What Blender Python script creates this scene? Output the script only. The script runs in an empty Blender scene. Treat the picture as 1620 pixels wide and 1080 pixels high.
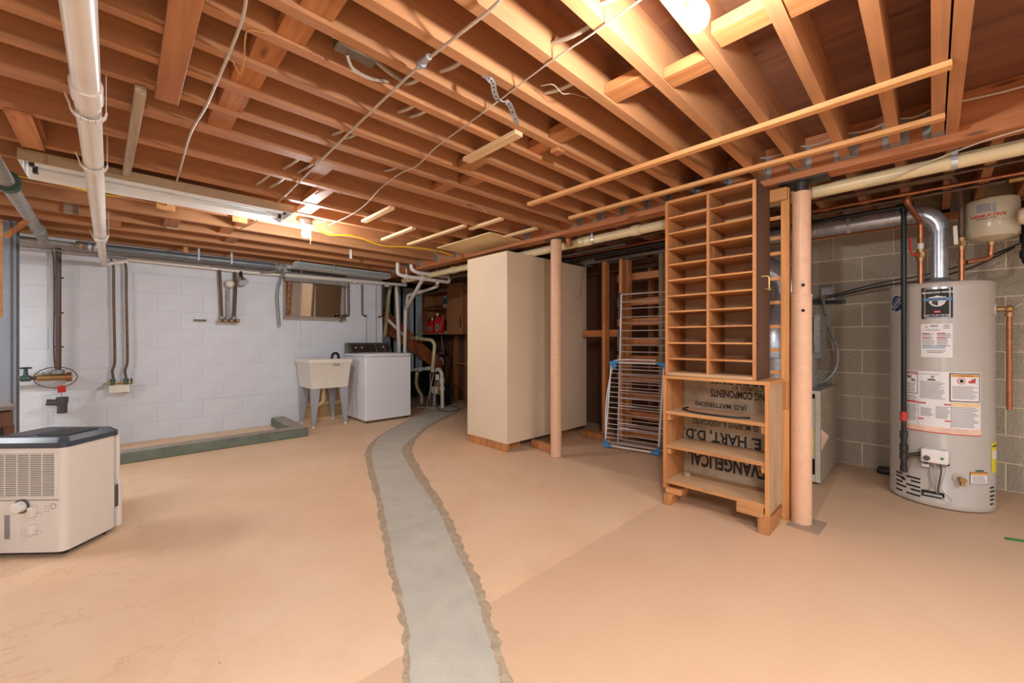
import bpy, bmesh, math, random
from mathutils import Vector, Matrix
random.seed(7)
S = bpy.context.scene
COL = S.collection
PI = math.pi

# ------------------------------------------------------------------ camera
CF, CCX, CHY, CH = 642.0, 810.0, 538.0, 1.10
YAW = math.radians(46.0)
FW = (math.cos(YAW), math.sin(YAW))
RT = (math.sin(YAW), -math.cos(YAW))
cam_d = bpy.data.cameras.new('camera')
cam = bpy.data.objects.new('camera', cam_d)
COL.objects.link(cam)
cam.location = (0, 0, CH)
cam.rotation_euler = (PI / 2, 0, YAW - PI / 2)
cam_d.sensor_width = 36.0
cam_d.lens = 36.0 * CF / 1620.0
cam_d.shift_y = -2.0 / 1620.0
cam_d.clip_start = 0.02
S.camera = cam

# ------------------------------------------------------------------ world, exposure
S.view_settings.view_transform = 'Standard'
S.view_settings.look = 'None'
S.view_settings.gamma = 1.0
S.view_settings.use_curve_mapping = False
S.view_settings.exposure = 0.85
W = bpy.data.worlds.new('world')
S.world = W
W.use_nodes = True
W.node_tree.nodes['Background'].inputs[0].default_value = (0.5, 0.5, 0.5, 1)
W.node_tree.nodes['Background'].inputs[1].default_value = 0.05
BULB_STRENGTH = 580.0
BULB_COLOR = (0.95, 0.97, 1.0)

# added fill lights, unseen, behind and left of the camera, brightening floor and wall
for lx_, ly_, le_ in ((-.55, -.75, 56.0), (1.35, -1.55, 36.0), (-1.9, 4.3, 32.0)):
    la = bpy.data.lights.new('fill_light', 'AREA')
    la.shape = 'RECTANGLE'; la.size = 1.2; la.size_y = .3; la.energy = le_; la.color = BULB_COLOR
    lo_ = bpy.data.objects.new('fill_light', la); COL.objects.link(lo_)
    lo_.location = (lx_, ly_, 2.07)



# ------------------------------------------------------------------ pixel -> point on a real plane
def _ray(px, py):
    u = (px - CCX) / CF
    return (FW[0] + u * RT[0], FW[1] + u * RT[1], -(py - CHY) / CF)


def atz(px, py, z=0.0):
    d = _ray(px, py); t = (z - CH) / d[2]
    return Vector((d[0] * t, d[1] * t, z))


def atx(px, py, X):
    d = _ray(px, py); t = X / d[0]
    return Vector((X, d[1] * t, CH + d[2] * t))


def aty(px, py, Y):
    d = _ray(px, py); t = Y / d[1]
    return Vector((d[0] * t, Y, CH + d[2] * t))


# ------------------------------------------------------------------ materials
def lin(c):
    return tuple(((v / 255) / 12.92 if v / 255 <= 0.04045 else ((v / 255 + 0.055) / 1.055) ** 2.4) for v in c) + (1,)


MATS = {}


def _base(name):
    m = bpy.data.materials.new(name)
    m.use_nodes = True
    nt = m.node_tree
    return m, nt, nt.nodes['Principled BSDF']


def N(nt, t, **kw):
    n = nt.nodes.new(t)
    for k, v in kw.items():
        if k.startswith('i_'):
            n.inputs[k[2:].replace('_', ' ')].default_value = v
        else:
            setattr(n, k, v)
    return n


def mix(nt, fac, a, b, blend='MIX'):
    n = nt.nodes.new('ShaderNodeMix')
    n.data_type = 'RGBA'; n.blend_type = blend
    for sock, v in ((n.inputs[0], fac), (n.inputs[6], a), (n.inputs[7], b)):
        if hasattr(v, 'is_output'):
            nt.links.new(v, sock)
        else:
            sock.default_value = v
    return n.outputs[2]


def ramp(nt, src, p0, p1, c0=(0, 0, 0, 1), c1=(1, 1, 1, 1)):
    r = nt.nodes.new('ShaderNodeValToRGB')
    r.color_ramp.elements[0].position = p0; r.color_ramp.elements[0].color = c0
    r.color_ramp.elements[1].position = p1; r.color_ramp.elements[1].color = c1
    nt.links.new(src, r.inputs[0])
    return r.outputs[0]


def M(name, rgb, rough=0.6, metal=0.0, var=0.10, scale=12.0, bump=0.0, bscale=80.0, spec=None):
    """plain surface with a little cloudy variation"""
    if name in MATS: return MATS[name]
    m, nt, b = _base(name)
    tc = N(nt, 'ShaderNodeTexCoord')
    no = N(nt, 'ShaderNodeTexNoise', i_Scale=scale, i_Detail=4.0)
    nt.links.new(tc.outputs['Object'], no.inputs['Vector'])
    c = lin(rgb)
    dk = tuple(v * (1 - var * 2) for v in c[:3]) + (1,)
    f = ramp(nt, no.outputs[0], 0.35, 0.7)
    nt.links.new(mix(nt, f, c, dk), b.inputs['Base Color'])
    b.inputs['Roughness'].default_value = rough
    b.inputs['Metallic'].default_value = metal
    if spec is not None: b.inputs['Specular IOR Level'].default_value = spec
    if bump:
        n2 = N(nt, 'ShaderNodeTexNoise', i_Scale=bscale, i_Detail=3.0)
        nt.links.new(tc.outputs['Object'], n2.inputs['Vector'])
        bp = N(nt, 'ShaderNodeBump', i_Strength=bump, i_Distance=0.01)
        nt.links.new(n2.outputs[0], bp.inputs['Height'])
        nt.links.new(bp.outputs[0], b.inputs['Normal'])
    MATS[name] = m
    return m


def WOOD(name, c_light, c_dark, axis='x', rough=0.65, grain=1.0, knots=True):
    if name in MATS: return MATS[name]
    m, nt, b = _base(name)
    tc = N(nt, 'ShaderNodeTexCoord')
    oi = N(nt, 'ShaderNodeObjectInfo')
    off = N(nt, 'ShaderNodeVectorMath', operation='SCALE')
    off.inputs[0].default_value = (13.1, 7.7, 5.3)
    nt.links.new(oi.outputs['Random'], off.inputs['Scale'])
    add = N(nt, 'ShaderNodeVectorMath', operation='ADD')
    nt.links.new(tc.outputs['Object'], add.inputs[0]); nt.links.new(off.outputs[0], add.inputs[1])
    mp = N(nt, 'ShaderNodeMapping')
    lo, hi = 1.6 * grain, 32.0 * grain
    mp.inputs['Scale'].default_value = {'x': (lo, hi, hi), 'y': (hi, lo, hi), 'z': (hi, hi, lo)}[axis]
    nt.links.new(add.outputs[0], mp.inputs['Vector'])
    n1 = N(nt, 'ShaderNodeTexNoise', i_Scale=1.0, i_Detail=6.0, i_Roughness=0.6, i_Distortion=0.6)
    nt.links.new(mp.outputs[0], n1.inputs['Vector'])
    n2 = N(nt, 'ShaderNodeTexNoise', i_Scale=3.0, i_Detail=3.0)
    nt.links.new(add.outputs[0], n2.inputs['Vector'])
    c = mix(nt, ramp(nt, n1.outputs[0], 0.3, 0.72), lin(c_light), lin(c_dark))
    dk = tuple(v * 0.62 for v in lin(c_dark)[:3]) + (1,)
    c = mix(nt, ramp(nt, n2.outputs[0], 0.55, 0.85, (0, 0, 0, 1), (.5, .5, .5, 1)), c, dk)
    hsv = N(nt, 'ShaderNodeHueSaturation')
    mr = N(nt, 'ShaderNodeMapRange')
    mr.inputs['To Min'].default_value = 0.80; mr.inputs['To Max'].default_value = 1.12
    nt.links.new(oi.outputs['Random'], mr.inputs[0])
    nt.links.new(mr.outputs[0], hsv.inputs['Value'])
    nt.links.new(c, hsv.inputs['Color'])
    out = hsv.outputs[0]
    if knots:
        vo = N(nt, 'ShaderNodeTexVoronoi', i_Scale=1.0)
        mk = N(nt, 'ShaderNodeMapping')
        mk.inputs['Scale'].default_value = {'x': (2.2, 9, 9), 'y': (9, 2.2, 9), 'z': (9, 9, 2.2)}[axis]
        nt.links.new(add.outputs[0], mk.inputs['Vector']); nt.links.new(mk.outputs[0], vo.inputs['Vector'])
        out = mix(nt, ramp(nt, vo.outputs['Distance'], 0.05, 0.13, (.75, .75, .75, 1), (0, 0, 0, 1)), out, tuple(v * 0.3 for v in lin(c_dark)[:3]) + (1,))
    nt.links.new(out, b.inputs['Base Color'])
    b.inputs['Roughness'].default_value = rough
    bp = N(nt, 'ShaderNodeBump', i_Strength=0.15, i_Distance=0.004)
    nt.links.new(n1.outputs[0], bp.inputs['Height']); nt.links.new(bp.outputs[0], b.inputs['Normal'])
    MATS[name] = m
    return m


JOIST = WOOD('joist_wood', (168, 104, 56), (116, 64, 30), 'x')
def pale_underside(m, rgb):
    """paler colour mixed into faces that point down"""
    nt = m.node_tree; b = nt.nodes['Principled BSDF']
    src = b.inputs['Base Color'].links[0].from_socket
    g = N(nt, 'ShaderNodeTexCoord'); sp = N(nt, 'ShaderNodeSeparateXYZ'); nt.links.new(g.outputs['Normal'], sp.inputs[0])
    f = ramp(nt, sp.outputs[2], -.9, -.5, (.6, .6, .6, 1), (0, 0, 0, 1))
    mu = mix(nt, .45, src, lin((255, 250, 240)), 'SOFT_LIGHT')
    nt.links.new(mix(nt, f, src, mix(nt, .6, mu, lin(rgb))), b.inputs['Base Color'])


pale_underside(JOIST, (214, 160, 112))  # joist undersides paler than their sides
JOISTY = WOOD('blocking_wood', (198, 132, 78), (156, 92, 48), 'y')
GIRD = WOOD('girder_wood', (190, 122, 74), (146, 84, 46), 'y')
SUBF = WOOD('subfloor_ply', (150, 98, 70), (114, 72, 50), 'y', grain=0.5)
STUD = WOOD('stud_wood', (206, 142, 84), (168, 102, 54), 'z')
PINE_Y = WOOD('pine_strip', (226, 170, 110), (200, 138, 80), 'y', knots=False)
PALE_Y = WOOD('pale_strip', (238, 205, 160), (214, 172, 122), 'y', knots=False)
SHELFW = WOOD('shelf_wood_y', (212, 154, 96), (180, 118, 66), 'y')
SHELFZ = WOOD('shelf_wood_z', (206, 144, 86), (168, 106, 58), 'z')
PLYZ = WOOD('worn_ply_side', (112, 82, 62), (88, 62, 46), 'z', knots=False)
DUSTY = WOOD('dusty_shelf', (216, 178, 136), (192, 150, 108), 'y', knots=False)
GREYW = WOOD('weathered_wood', (180, 160, 132), (140, 120, 96), 'y', knots=False)
GREYWX = WOOD('weathered_plank', (150, 140, 128), (116, 106, 96), 'x', knots=False)
BROWNP = WOOD('brown_panel', (120, 78, 52), (92, 58, 38), 'z', knots=False)
CABW = WOOD('cabinet_wood', (176, 122, 78), (146, 96, 58), 'z', knots=False)
PLYB = WOOD('pale_ply', (226, 196, 148), (206, 172, 122), 'x', knots=False)
STENC = M('stencilled_board', (186, 166, 138), 0.8, var=0.18, scale=9, bump=.1)
WHITEP = M('white_wall_paint', (216, 220, 226), 0.6, var=0.03, scale=5, bump=0.25, bscale=120)
MORTW = M('white_wall_joint', (214, 218, 224), 0.7, var=0.03)
MORTAR = M('grey_mortar', (214, 198, 168), 0.9, var=0.06, bump=.2)
CREAM = M('cream_paint', (226, 205, 176), 0.5, var=0.025, scale=3)
WHITEM = M('white_enamel', (226, 227, 230), 0.28, var=0.01)
WHITEG = M('white_plastic', (226, 218, 208), 0.4, var=0.015)
PVC = M('white_pvc', (228, 222, 212), 0.3, var=0.05, scale=6)
PVCC = M('cream_pvc', (220, 200, 156), 0.35, var=0.06, scale=6)
PEACH = M('peach_column_paint', (222, 176, 142), 0.45, var=0.05, scale=20, bump=.05)
DKSTEEL = M('dark_iron', (70, 64, 60), 0.5, 0.6, var=0.15)
BLACKI = M('black_iron_pipe', (44, 44, 46), 0.4, 0.5, var=0.1)
GREYP = M('grey_painted_pipe', (112, 118, 122), 0.4, 0.3, var=0.12)
GALV = M('galvanised_steel', (200, 204, 210), 0.30, 0.65, var=0.12, scale=30)
GALVD = M('dull_galvanised', (164, 164, 162), 0.5, 0.35, var=0.15, scale=30)
COPPER = M('copper', (182, 118, 82), 0.32, 0.7, var=0.15, scale=25)
COPPERD = M('tarnished_copper', (108, 84, 66), 0.45, 0.4, var=0.2, scale=25)
BRASS = M('brass', (176, 138, 88), 0.35, 0.6, var=0.1)
CHROME = M('chrome', (214, 216, 220), 0.15, 1.0, var=0.02)
SILVER = M('silver_bar', (206, 208, 212), 0.28, 0.75, var=0.02)
BLUEP = M('blue_plastic', (56, 142, 206), 0.4, var=0.02)
REDP = M('red_plastic', (206, 34, 36), 0.35, var=0.02)
BLACKP = M('black_plastic', (36, 37, 40), 0.45, var=0.05)
DARKLID = M('dark_grey_plastic', (64, 72, 84), 0.35, var=0.03)
CHAR = M('charcoal_plastic', (84, 82, 86), 0.5, var=0.05)
TAUPE = M('heater_enamel', (186, 177, 166), 0.28, var=0.02)
TANKP = M('tank_enamel', (196, 184, 158), 0.25, var=0.02)
FURN = M('furnace_enamel', (190, 186, 170), 0.4, var=0.04)
FURNS = M('furnace_side', (176, 160, 136), 0.4, var=0.05)
STEELG = M('grey_steel_post', (132, 140, 150), 0.5, 0.2, var=0.08, scale=5)
SINKP = M('sink_cream', (226, 220, 206), 0.35, var=0.02)
LEGP = M('sink_leg_grey', (162, 164, 170), 0.5, var=0.03)
CONC = M('bare_concrete', (192, 184, 168), 0.85, var=0.08, scale=6, bump=.25, bscale=60)
CONCR = M('rough_concrete_rim', (184, 162, 134), 0.9, var=0.14, scale=25, bump=.6, bscale=70)
CURBG = M('green_painted_curb', (112, 122, 106), 0.7, var=0.15, scale=12, bump=.2)
CURBT = M('curb_top', (166, 156, 140), 0.85, var=0.12, scale=12, bump=.2)
YELLOW = M('yellow_cable', (236, 190, 30), 0.45, var=0.02)
CABLEW = M('white_cable', (196, 182, 164), 0.5, var=0.08, scale=8)
CABLEG = M('grey_cable', (164, 150, 134), 0.55, var=0.08)
CABLEB = M('black_cable', (32, 32, 34), 0.5)
PORC = M('porcelain', (232, 228, 220), 0.25, var=0.01)
TUBEG = M('fluorescent_tube_off', (224, 228, 230), 0.2, var=0.01)
HOODT = M('dusty_tan_hood', (176, 148, 112), 0.55, var=0.06)
HOODW = M('white_hood', (226, 226, 224), 0.35, var=0.02)
HOODG = M('grey_green_hood', (176, 188, 184), 0.35, var=0.03)
PAPER = M('white_paper', (230, 226, 222), 0.6, var=0.01)
INK = M('black_ink', (40, 38, 36), 0.7, var=0.05)
INKG = M('grey_print', (150, 146, 146), 0.7)
INKR = M('red_print', (206, 52, 44), 0.6)
INKO = M('orange_print', (232, 160, 60), 0.6)
PEACHP = M('peach_print', (240, 200, 176), 0.6)
NAVY = M('navy_badge', (38, 54, 92), 0.4)
BLUEB = M('blue_banner', (92, 132, 172), 0.4)
YLAB = M('yellow_label', (236, 224, 40), 0.5)
GREENP = M('green_plastic', (40, 120, 50), 0.4)
GREENV = M('green_valve', (70, 96, 84), 0.5, 0.3)
TEALB = M('teal_can', (44, 110, 128), 0.35)
BLUEWP = M('blue_grey_board', (178, 194, 200), 0.55, var=0.08, scale=8)
BEIGEB = M('beige_board', (186, 152, 104), 0.7, var=0.08)
CONSOLE = M('console_brown', (58, 44, 40), 0.3)
CONSF = M('console_frame', (104, 96, 90), 0.35, 0.3)
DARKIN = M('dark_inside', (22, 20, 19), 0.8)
PINKW = M('pink_wire', (196, 128, 116), 0.5)
ORANGEB = WOOD('stringer_wood', (168, 98, 54), (132, 70, 36), 'x', knots=False)
MIRROR = M('reflective_pane', (196, 182, 166), 0.04, 1.0, var=0.0)
TRIMB = M('taupe_window_trim', (168, 154, 138), 0.5, var=0.03)


def block_material():
    m, nt, b = _base('grey_block')
    tc = N(nt, 'ShaderNodeTexCoord'); oi = N(nt, 'ShaderNodeObjectInfo')
    no = N(nt, 'ShaderNodeTexNoise', i_Scale=90.0, i_Detail=5.0, i_Roughness=0.7)
    nt.links.new(tc.outputs['Object'], no.inputs['Vector'])
    c = mix(nt, ramp(nt, no.outputs[0], 0.3, 0.72), lin((140, 126, 106)), lin((196, 184, 162)))
    hsv = N(nt, 'ShaderNodeHueSaturation')
    mr = N(nt, 'ShaderNodeMapRange'); mr.inputs['To Min'].default_value = .86; mr.inputs['To Max'].default_value = 1.1
    nt.links.new(oi.outputs['Random'], mr.inputs[0]); nt.links.new(mr.outputs[0], hsv.inputs['Value'])
    nt.links.new(c, hsv.inputs['Color'])
    nt.links.new(hsv.outputs[0], b.inputs['Base Color'])
    b.inputs['Roughness'].default_value = 0.9
    bp = N(nt, 'ShaderNodeBump', i_Strength=0.5, i_Distance=0.006)
    nt.links.new(no.outputs[0], bp.inputs['Height']); nt.links.new(bp.outputs[0], b.inputs['Normal'])
    return m


BLOCK = block_material()


def floor_material():
    """tan concrete paint: cloudy wear, specks, two tones with a wavy edge"""
    m, nt, b = _base('tan_floor_paint')
    geo = N(nt, 'ShaderNodeNewGeometry')
    pos = geo.outputs['Position']
    sep = N(nt, 'ShaderNodeSeparateXYZ'); nt.links.new(pos, sep.inputs[0])

    def noise(sc, det=4.0, rough=.55):
        n = N(nt, 'ShaderNodeTexNoise', i_Scale=sc, i_Detail=det, i_Roughness=rough)
        nt.links.new(pos, n.inputs['Vector']); return n.outputs[0]

    def math_(op, a, c=None, d=None):
        n = N(nt, 'ShaderNodeMath', operation=op)
        for i, v in enumerate((a, c, d)):
            if v is None: continue
            if hasattr(v, 'is_output'): nt.links.new(v, n.inputs[i])
            else: n.inputs[i].default_value = v
        return n.outputs[0]
    base = mix(nt, ramp(nt, noise(1.3, 5), 0.35, 0.68), lin((230, 196, 160)), lin((222, 182, 144)))
    base = mix(nt, ramp(nt, noise(5.0, 6, .65), 0.5, 0.8, (0, 0, 0, 1), (.45, .45, .45, 1)), base, lin((206, 166, 132)))
    # second tone: everything right of the line (y < 1.29) or past the girder line is mixed duller
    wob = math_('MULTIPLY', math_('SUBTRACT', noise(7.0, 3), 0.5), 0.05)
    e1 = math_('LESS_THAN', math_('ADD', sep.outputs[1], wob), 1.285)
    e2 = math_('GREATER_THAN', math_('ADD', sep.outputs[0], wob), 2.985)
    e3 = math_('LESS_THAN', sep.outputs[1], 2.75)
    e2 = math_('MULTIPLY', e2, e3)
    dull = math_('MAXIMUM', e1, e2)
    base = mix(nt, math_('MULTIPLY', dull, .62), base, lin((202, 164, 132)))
    # grime beyond the girder
    mr = N(nt, 'ShaderNodeMapRange'); nt.links.new(sep.outputs[0], mr.inputs[0])
    mr.inputs['From Min'].default_value = 2.6; mr.inputs['From Max'].default_value = 4.4
    mr.inputs['To Max'].default_value = .5
    gr = math_('MULTIPLY', mr.outputs[0], ramp(nt, noise(2.2, 5, .7), 0.3, 0.7))
    base = mix(nt, gr, base, lin((160, 134, 116)))
    # brownish stain lines lower left
    st = ramp(nt, noise(2.6, 7, .6), 0.492, 0.5)
    st2 = ramp(nt, noise(2.6, 7, .6), 0.5, 0.512, (1, 1, 1, 1), (0, 0, 0, 1))
    band = math_('MULTIPLY', st, st2)
    near = N(nt, 'ShaderNodeMapRange'); nt.links.new(sep.outputs[0], near.inputs[0])
    near.inputs['From Min'].default_value = 0.45; near.inputs['From Max'].default_value = 0.0
    near.inputs['To Max'].default_value = .28
    base = mix(nt, math_('MULTIPLY', band, near.outputs[0]), base, lin((176, 128, 76)))
    # dark specks and paint spots
    vo = N(nt, 'ShaderNodeTexVoronoi', i_Scale=5.5); nt.links.new(pos, vo.inputs['Vector'])
    sp = ramp(nt, vo.outputs['Distance'], 0.016, 0.032, (1, 1, 1, 1), (0, 0, 0, 1))
    base = mix(nt, math_('MULTIPLY', sp, .5), base, lin((110, 84, 66)))
    vo2 = N(nt, 'ShaderNodeTexVoronoi', i_Scale=2.3); nt.links.new(pos, vo2.inputs['Vector'])
    sp2 = ramp(nt, vo2.outputs['Distance'], 0.008, 0.02, (1, 1, 1, 1), (0, 0, 0, 1))
    base = mix(nt, sp2, base, lin((240, 226, 205)))
    nt.links.new(base, b.inputs['Base Color'])
    b.inputs['Roughness'].default_value = 0.55
    bp = N(nt, 'ShaderNodeBump', i_Strength=0.12, i_Distance=0.01)
    nt.links.new(noise(40.0, 4), bp.inputs['Height']); nt.links.new(bp.outputs[0], b.inputs['Normal'])
    return m


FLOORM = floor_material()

BULBM, _nt, _b = _base('lit_bulb_glass')
_b.inputs['Base Color'].default_value = (1, 1, 1, 1)
_b.inputs['Emission Color'].default_value = BULB_COLOR + (1,)
_b.inputs['Emission Strength'].default_value = BULB_STRENGTH



# ------------------------------------------------------------------ mesh builder
ORIG = {}


class MB:
    def __init__(s):
        s.b = bmesh.new()

    def box(s, x0, x1, y0, y1, z0, z1):
        v = [s.b.verts.new((x, y, z)) for z in (z0, z1) for y in (y0, y1) for x in (x0, x1)]
        for f in ((0, 2, 3, 1), (4, 5, 7, 6), (0, 1, 5, 4), (2, 6, 7, 3), (0, 4, 6, 2), (1, 3, 7, 5)):
            s.b.faces.new([v[i] for i in f])
        return s

    def hexa(s, pts):
        """8 points: bottom 4 (ccw), top 4"""
        v = [s.b.verts.new(p) for p in pts]
        for f in ((3, 2, 1, 0), (4, 5, 6, 7), (0, 1, 5, 4), (1, 2, 6, 5), (2, 3, 7, 6), (3, 0, 4, 7)):
            s.b.faces.new([v[i] for i in f])
        return s

    def bar(s, p0, p1, w, h, up=(0, 0, 1)):
        """rectangular bar p0->p1, w across, h along up"""
        p0, p1 = Vector(p0), Vector(p1)
        d = (p1 - p0).normalized()
        a = d.cross(Vector(up))
        if a.length < 1e-4: a = d.cross(Vector((1, 0, 0)))
        a.normalize(); u = a.cross(d).normalized()
        a *= w / 2; u *= h / 2
        return s.hexa([p0 - a - u, p0 + a - u, p1 + a - u, p1 - a - u, p0 - a + u, p0 + a + u, p1 + a + u, p1 - a + u])

    def cyl(s, p0, p1, r0, r1=None, n=16, cap=True):
        r1 = r0 if r1 is None else r1
        p0, p1 = Vector(p0), Vector(p1)
        d = (p1 - p0).normalized()
        a = d.orthogonal().normalized(); b = d.cross(a)
        A, B = [], []
        for i in range(n):
            t = 2 * PI * i / n
            o = a * math.cos(t) + b * math.sin(t)
            A.append(s.b.verts.new(p0 + o * r0)); B.append(s.b.verts.new(p1 + o * r1))
        for i in range(n):
            j = (i + 1) % n
            s.b.faces.new((A[i], A[j], B[j], B[i]))
        if cap:
            s.b.faces.new(A[::-1]); s.b.faces.new(B)
        return s

    def tube(s, pts, r, n=8, smooth=0, cap=True):
        P = [Vector(p) for p in pts]
        if smooth: P = spline(P, smooth)
        rings = []
        prev = None
        for i, p in enumerate(P):
            d = (P[min(i + 1, len(P) - 1)] - P[max(i - 1, 0)]).normalized()
            if prev is None: a = d.orthogonal().normalized()
            else:
                a = prev - d * prev.dot(d)
                a = a.normalized() if a.length > 1e-5 else d.orthogonal().normalized()
            prev = a
            b = d.cross(a)
            rr = r[min(i * len(r) // len(P), len(r) - 1)] if isinstance(r, (list, tuple)) else r
            rings.append([s.b.verts.new(p + (a * math.cos(2 * PI * k / n) + b * math.sin(2 * PI * k / n)) * rr) for k in range(n)])
        for R0, R1 in zip(rings, rings[1:]):
            for k in range(n):
                j = (k + 1) % n
                s.b.faces.new((R0[k], R0[j], R1[j], R1[k]))
        if cap:
            s.b.faces.new(rings[0][::-1]); s.b.faces.new(rings[-1])
        return s

    def pipe(s, pts, r, n=12, bend=None, cap=True):
        """tube with rounded elbows"""
        bend = bend or r * 1.6
        P = [Vector(p) for p in pts]
        Q = [P[0]]
        for i in range(1, len(P) - 1):
            a, c = (P[i - 1] - P[i]), (P[i + 1] - P[i])
            k = min(bend, a.length * .49, c.length * .49)
            a = P[i] + a.normalized() * k; c = P[i] + c.normalized() * k
            for t in (0, .25, .5, .75, 1):
                Q.append(a * (1 - t) ** 2 + P[i] * 2 * t * (1 - t) + c * t * t)
        Q.append(P[-1])
        return s.tube(Q, r, n, cap=cap)

    def lathe(s, prof, c, n=24, axis='z', caps=True):
        """prof: list of (radius, height) revolved about vertical line through c"""
        c = Vector(c); rings = []
        for r, h in prof:
            ring = []
            for k in range(n):
                t = 2 * PI * k / n
                if axis == 'z': o = Vector((math.cos(t) * r, math.sin(t) * r, h))
                elif axis == 'x': o = Vector((h, math.cos(t) * r, math.sin(t) * r))
                else: o = Vector((math.sin(t) * r, h, math.cos(t) * r))
                ring.append(s.b.verts.new(c + o))
            rings.append(ring)
        for R0, R1 in zip(rings, rings[1:]):
            for k in range(n):
                j = (k + 1) % n
                s.b.faces.new((R0[k], R0[j], R1[j], R1[k]))
        if caps:
            s.b.faces.new(rings[0][::-1]); s.b.faces.new(rings[-1])
        return s

    def prism(s, poly, z0, z1):
        A = [s.b.verts.new((p[0], p[1], z0)) for p in poly]
        B = [s.b.verts.new((p[0], p[1], z1)) for p in poly]
        n = len(poly)
        for i in range(n):
            j = (i + 1) % n
            s.b.faces.new((A[i], A[j], B[j], B[i]))
        s.b.faces.new(A[::-1]); s.b.faces.new(B)
        return s

    def extr(s, poly, vec):
        """3-D polygon extruded by vec"""
        vec = Vector(vec)
        A = [s.b.verts.new(p) for p in poly]
        B = [s.b.verts.new(Vector(p) + vec) for p in poly]
        n = len(poly)
        for i in range(n):
            j = (i + 1) % n
            s.b.faces.new((A[i], A[j], B[j], B[i]))
        s.b.faces.new(A[::-1]); s.b.faces.new(B)
        return s

    def sphere(s, c, r, n=12, sz=None):
        m = Matrix.Translation(Vector(c)) @ Matrix.Diagonal(Vector((r, r, r) if sz is None else sz).to_4d())
        m[3][3] = 1
        bmesh.ops.create_uvsphere(s.b, u_segments=n, v_segments=max(6, n // 2), radius=1, matrix=m)
        return s

    def patch(s, c, R, a0, a1, z0, z1, n=8, th=0.0006):
        """curved thin plate on a vertical cylinder"""
        A = []
        for i in range(n + 1):
            a = a0 + (a1 - a0) * i / n
            row = []
            for rr in (R, R + th):
                for z in (z0, z1):
                    row.append(s.b.verts.new((c[0] + math.cos(a) * rr, c[1] + math.sin(a) * rr, z)))
            A.append(row)
        for P, Q in zip(A, A[1:]):
            s.b.faces.new((P[2], P[3], Q[3], Q[2])); s.b.faces.new((P[0], Q[0], Q[1], P[1]))
            s.b.faces.new((P[1], Q[1], Q[3], P[3])); s.b.faces.new((P[0], P[2], Q[2], Q[0]))
        for P in (A[0], A[-1]):
            s.b.faces.new((P[0], P[1], P[3], P[2]))
        return s

    def text(s, string, size, fn, align='CENTER', bold=0.0, shear=0.0):
        """flat lettering; fn maps (x, y) of the text plane to a point"""
        V, F = text_geom(string, size, align, bold, shear)
        vs = [s.b.verts.new(fn(x, y)) for x, y in V]
        for f in F:
            try: s.b.faces.new([vs[i] for i in f])
            except ValueError: pass
        return s

    def build(s, name, mat, parent=None, bevel=0.0, seg=1, smooth=35, shift=None):
        bmesh.ops.recalc_face_normals(s.b, faces=s.b.faces)
        o = None
        root = parent
        while root is not None and root.parent is not None: root = root.parent
        if shift is None: shift = ORIG.get(root.name, Vector((0, 0, 0))) if root else None
        if shift is None:                       # a thing that is one mesh: origin at the base centre of its box
            xs = [v.co for v in s.b.verts]
            lo = Vector([min(v[i] for v in xs) for i in range(3)]); hi = Vector([max(v[i] for v in xs) for i in range(3)])
            shift = Vector(((lo.x + hi.x) / 2, (lo.y + hi.y) / 2, lo.z)); loc = shift
        else: loc = Vector((0, 0, 0))
        bmesh.ops.translate(s.b, verts=s.b.verts, vec=-shift)
        me = bpy.data.meshes.new(name)
        s.b.to_mesh(me); s.b.free()
        me.materials.append(mat)
        if smooth:
            for p in me.polygons: p.use_smooth = True
            me.set_sharp_from_angle(angle=math.radians(smooth))
        o = bpy.data.objects.new(name, me); COL.objects.link(o)
        o.location = loc
        if parent: o.parent = parent
        else: ORIG[o.name] = shift
        if bevel:
            md = o.modifiers.new('edge', 'BEVEL'); md.width = bevel; md.segments = seg; md.limit_method = 'ANGLE'
            md.angle_limit = math.radians(40)
        return o


def spline(P, k):
    out = []
    n = len(P)
    for i in range(n - 1):
        p0, p1, p2, p3 = P[max(i - 1, 0)], P[i], P[i + 1], P[min(i + 2, n - 1)]
        for j in range(k):
            t = j / k
            out.append(0.5 * ((2 * p1) + (p2 - p0) * t + (2 * p0 - 5 * p1 + 4 * p2 - p3) * t * t + (3 * p1 - p0 - 3 * p2 + p3) * t ** 3))
    out.append(P[-1])
    return out


_TXT = {}


def text_geom(string, size, align, bold, shear):
    key = (string, size, align, bold, shear)
    if key in _TXT: return _TXT[key]
    cu = bpy.data.curves.new('lettering', 'FONT')
    cu.body = string; cu.size = size; cu.align_x = align; cu.align_y = 'CENTER'; cu.offset = bold; cu.shear = shear
    cu.resolution_u = 3
    ob = bpy.data.objects.new('lettering', cu); COL.objects.link(ob)
    dg = bpy.context.evaluated_depsgraph_get()
    me = ob.evaluated_get(dg).to_mesh()
    V = [(v.co.x, v.co.y) for v in me.vertices]; F = [tuple(p.vertices) for p in me.polygons]
    ob.evaluated_get(dg).to_mesh_clear()
    bpy.data.objects.remove(ob); bpy.data.curves.remove(cu)
    _TXT[key] = (V, F)
    return V, F


def tag(o, label, cat, group=None, kind='thing'):
    o['label'] = label; o['category'] = cat; o['kind'] = kind
    if group: o['group'] = group
    return o


def thing(name, label, cat, loc=(0, 0, 0), group=None, rot=None):
    o = bpy.data.objects.new(name, None); COL.objects.link(o)
    o.location = loc; o.empty_display_size = .05
    ORIG[o.name] = Vector(loc)
    if rot is not None:
        o.rotation_euler = (0, 0, rot); ORIG[o.name] = Vector((0, 0, 0))
    return tag(o, label, cat, group)


def struct(o, label=None):
    o['kind'] = 'structure'
    if label: o['label'] = label
    return o


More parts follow.
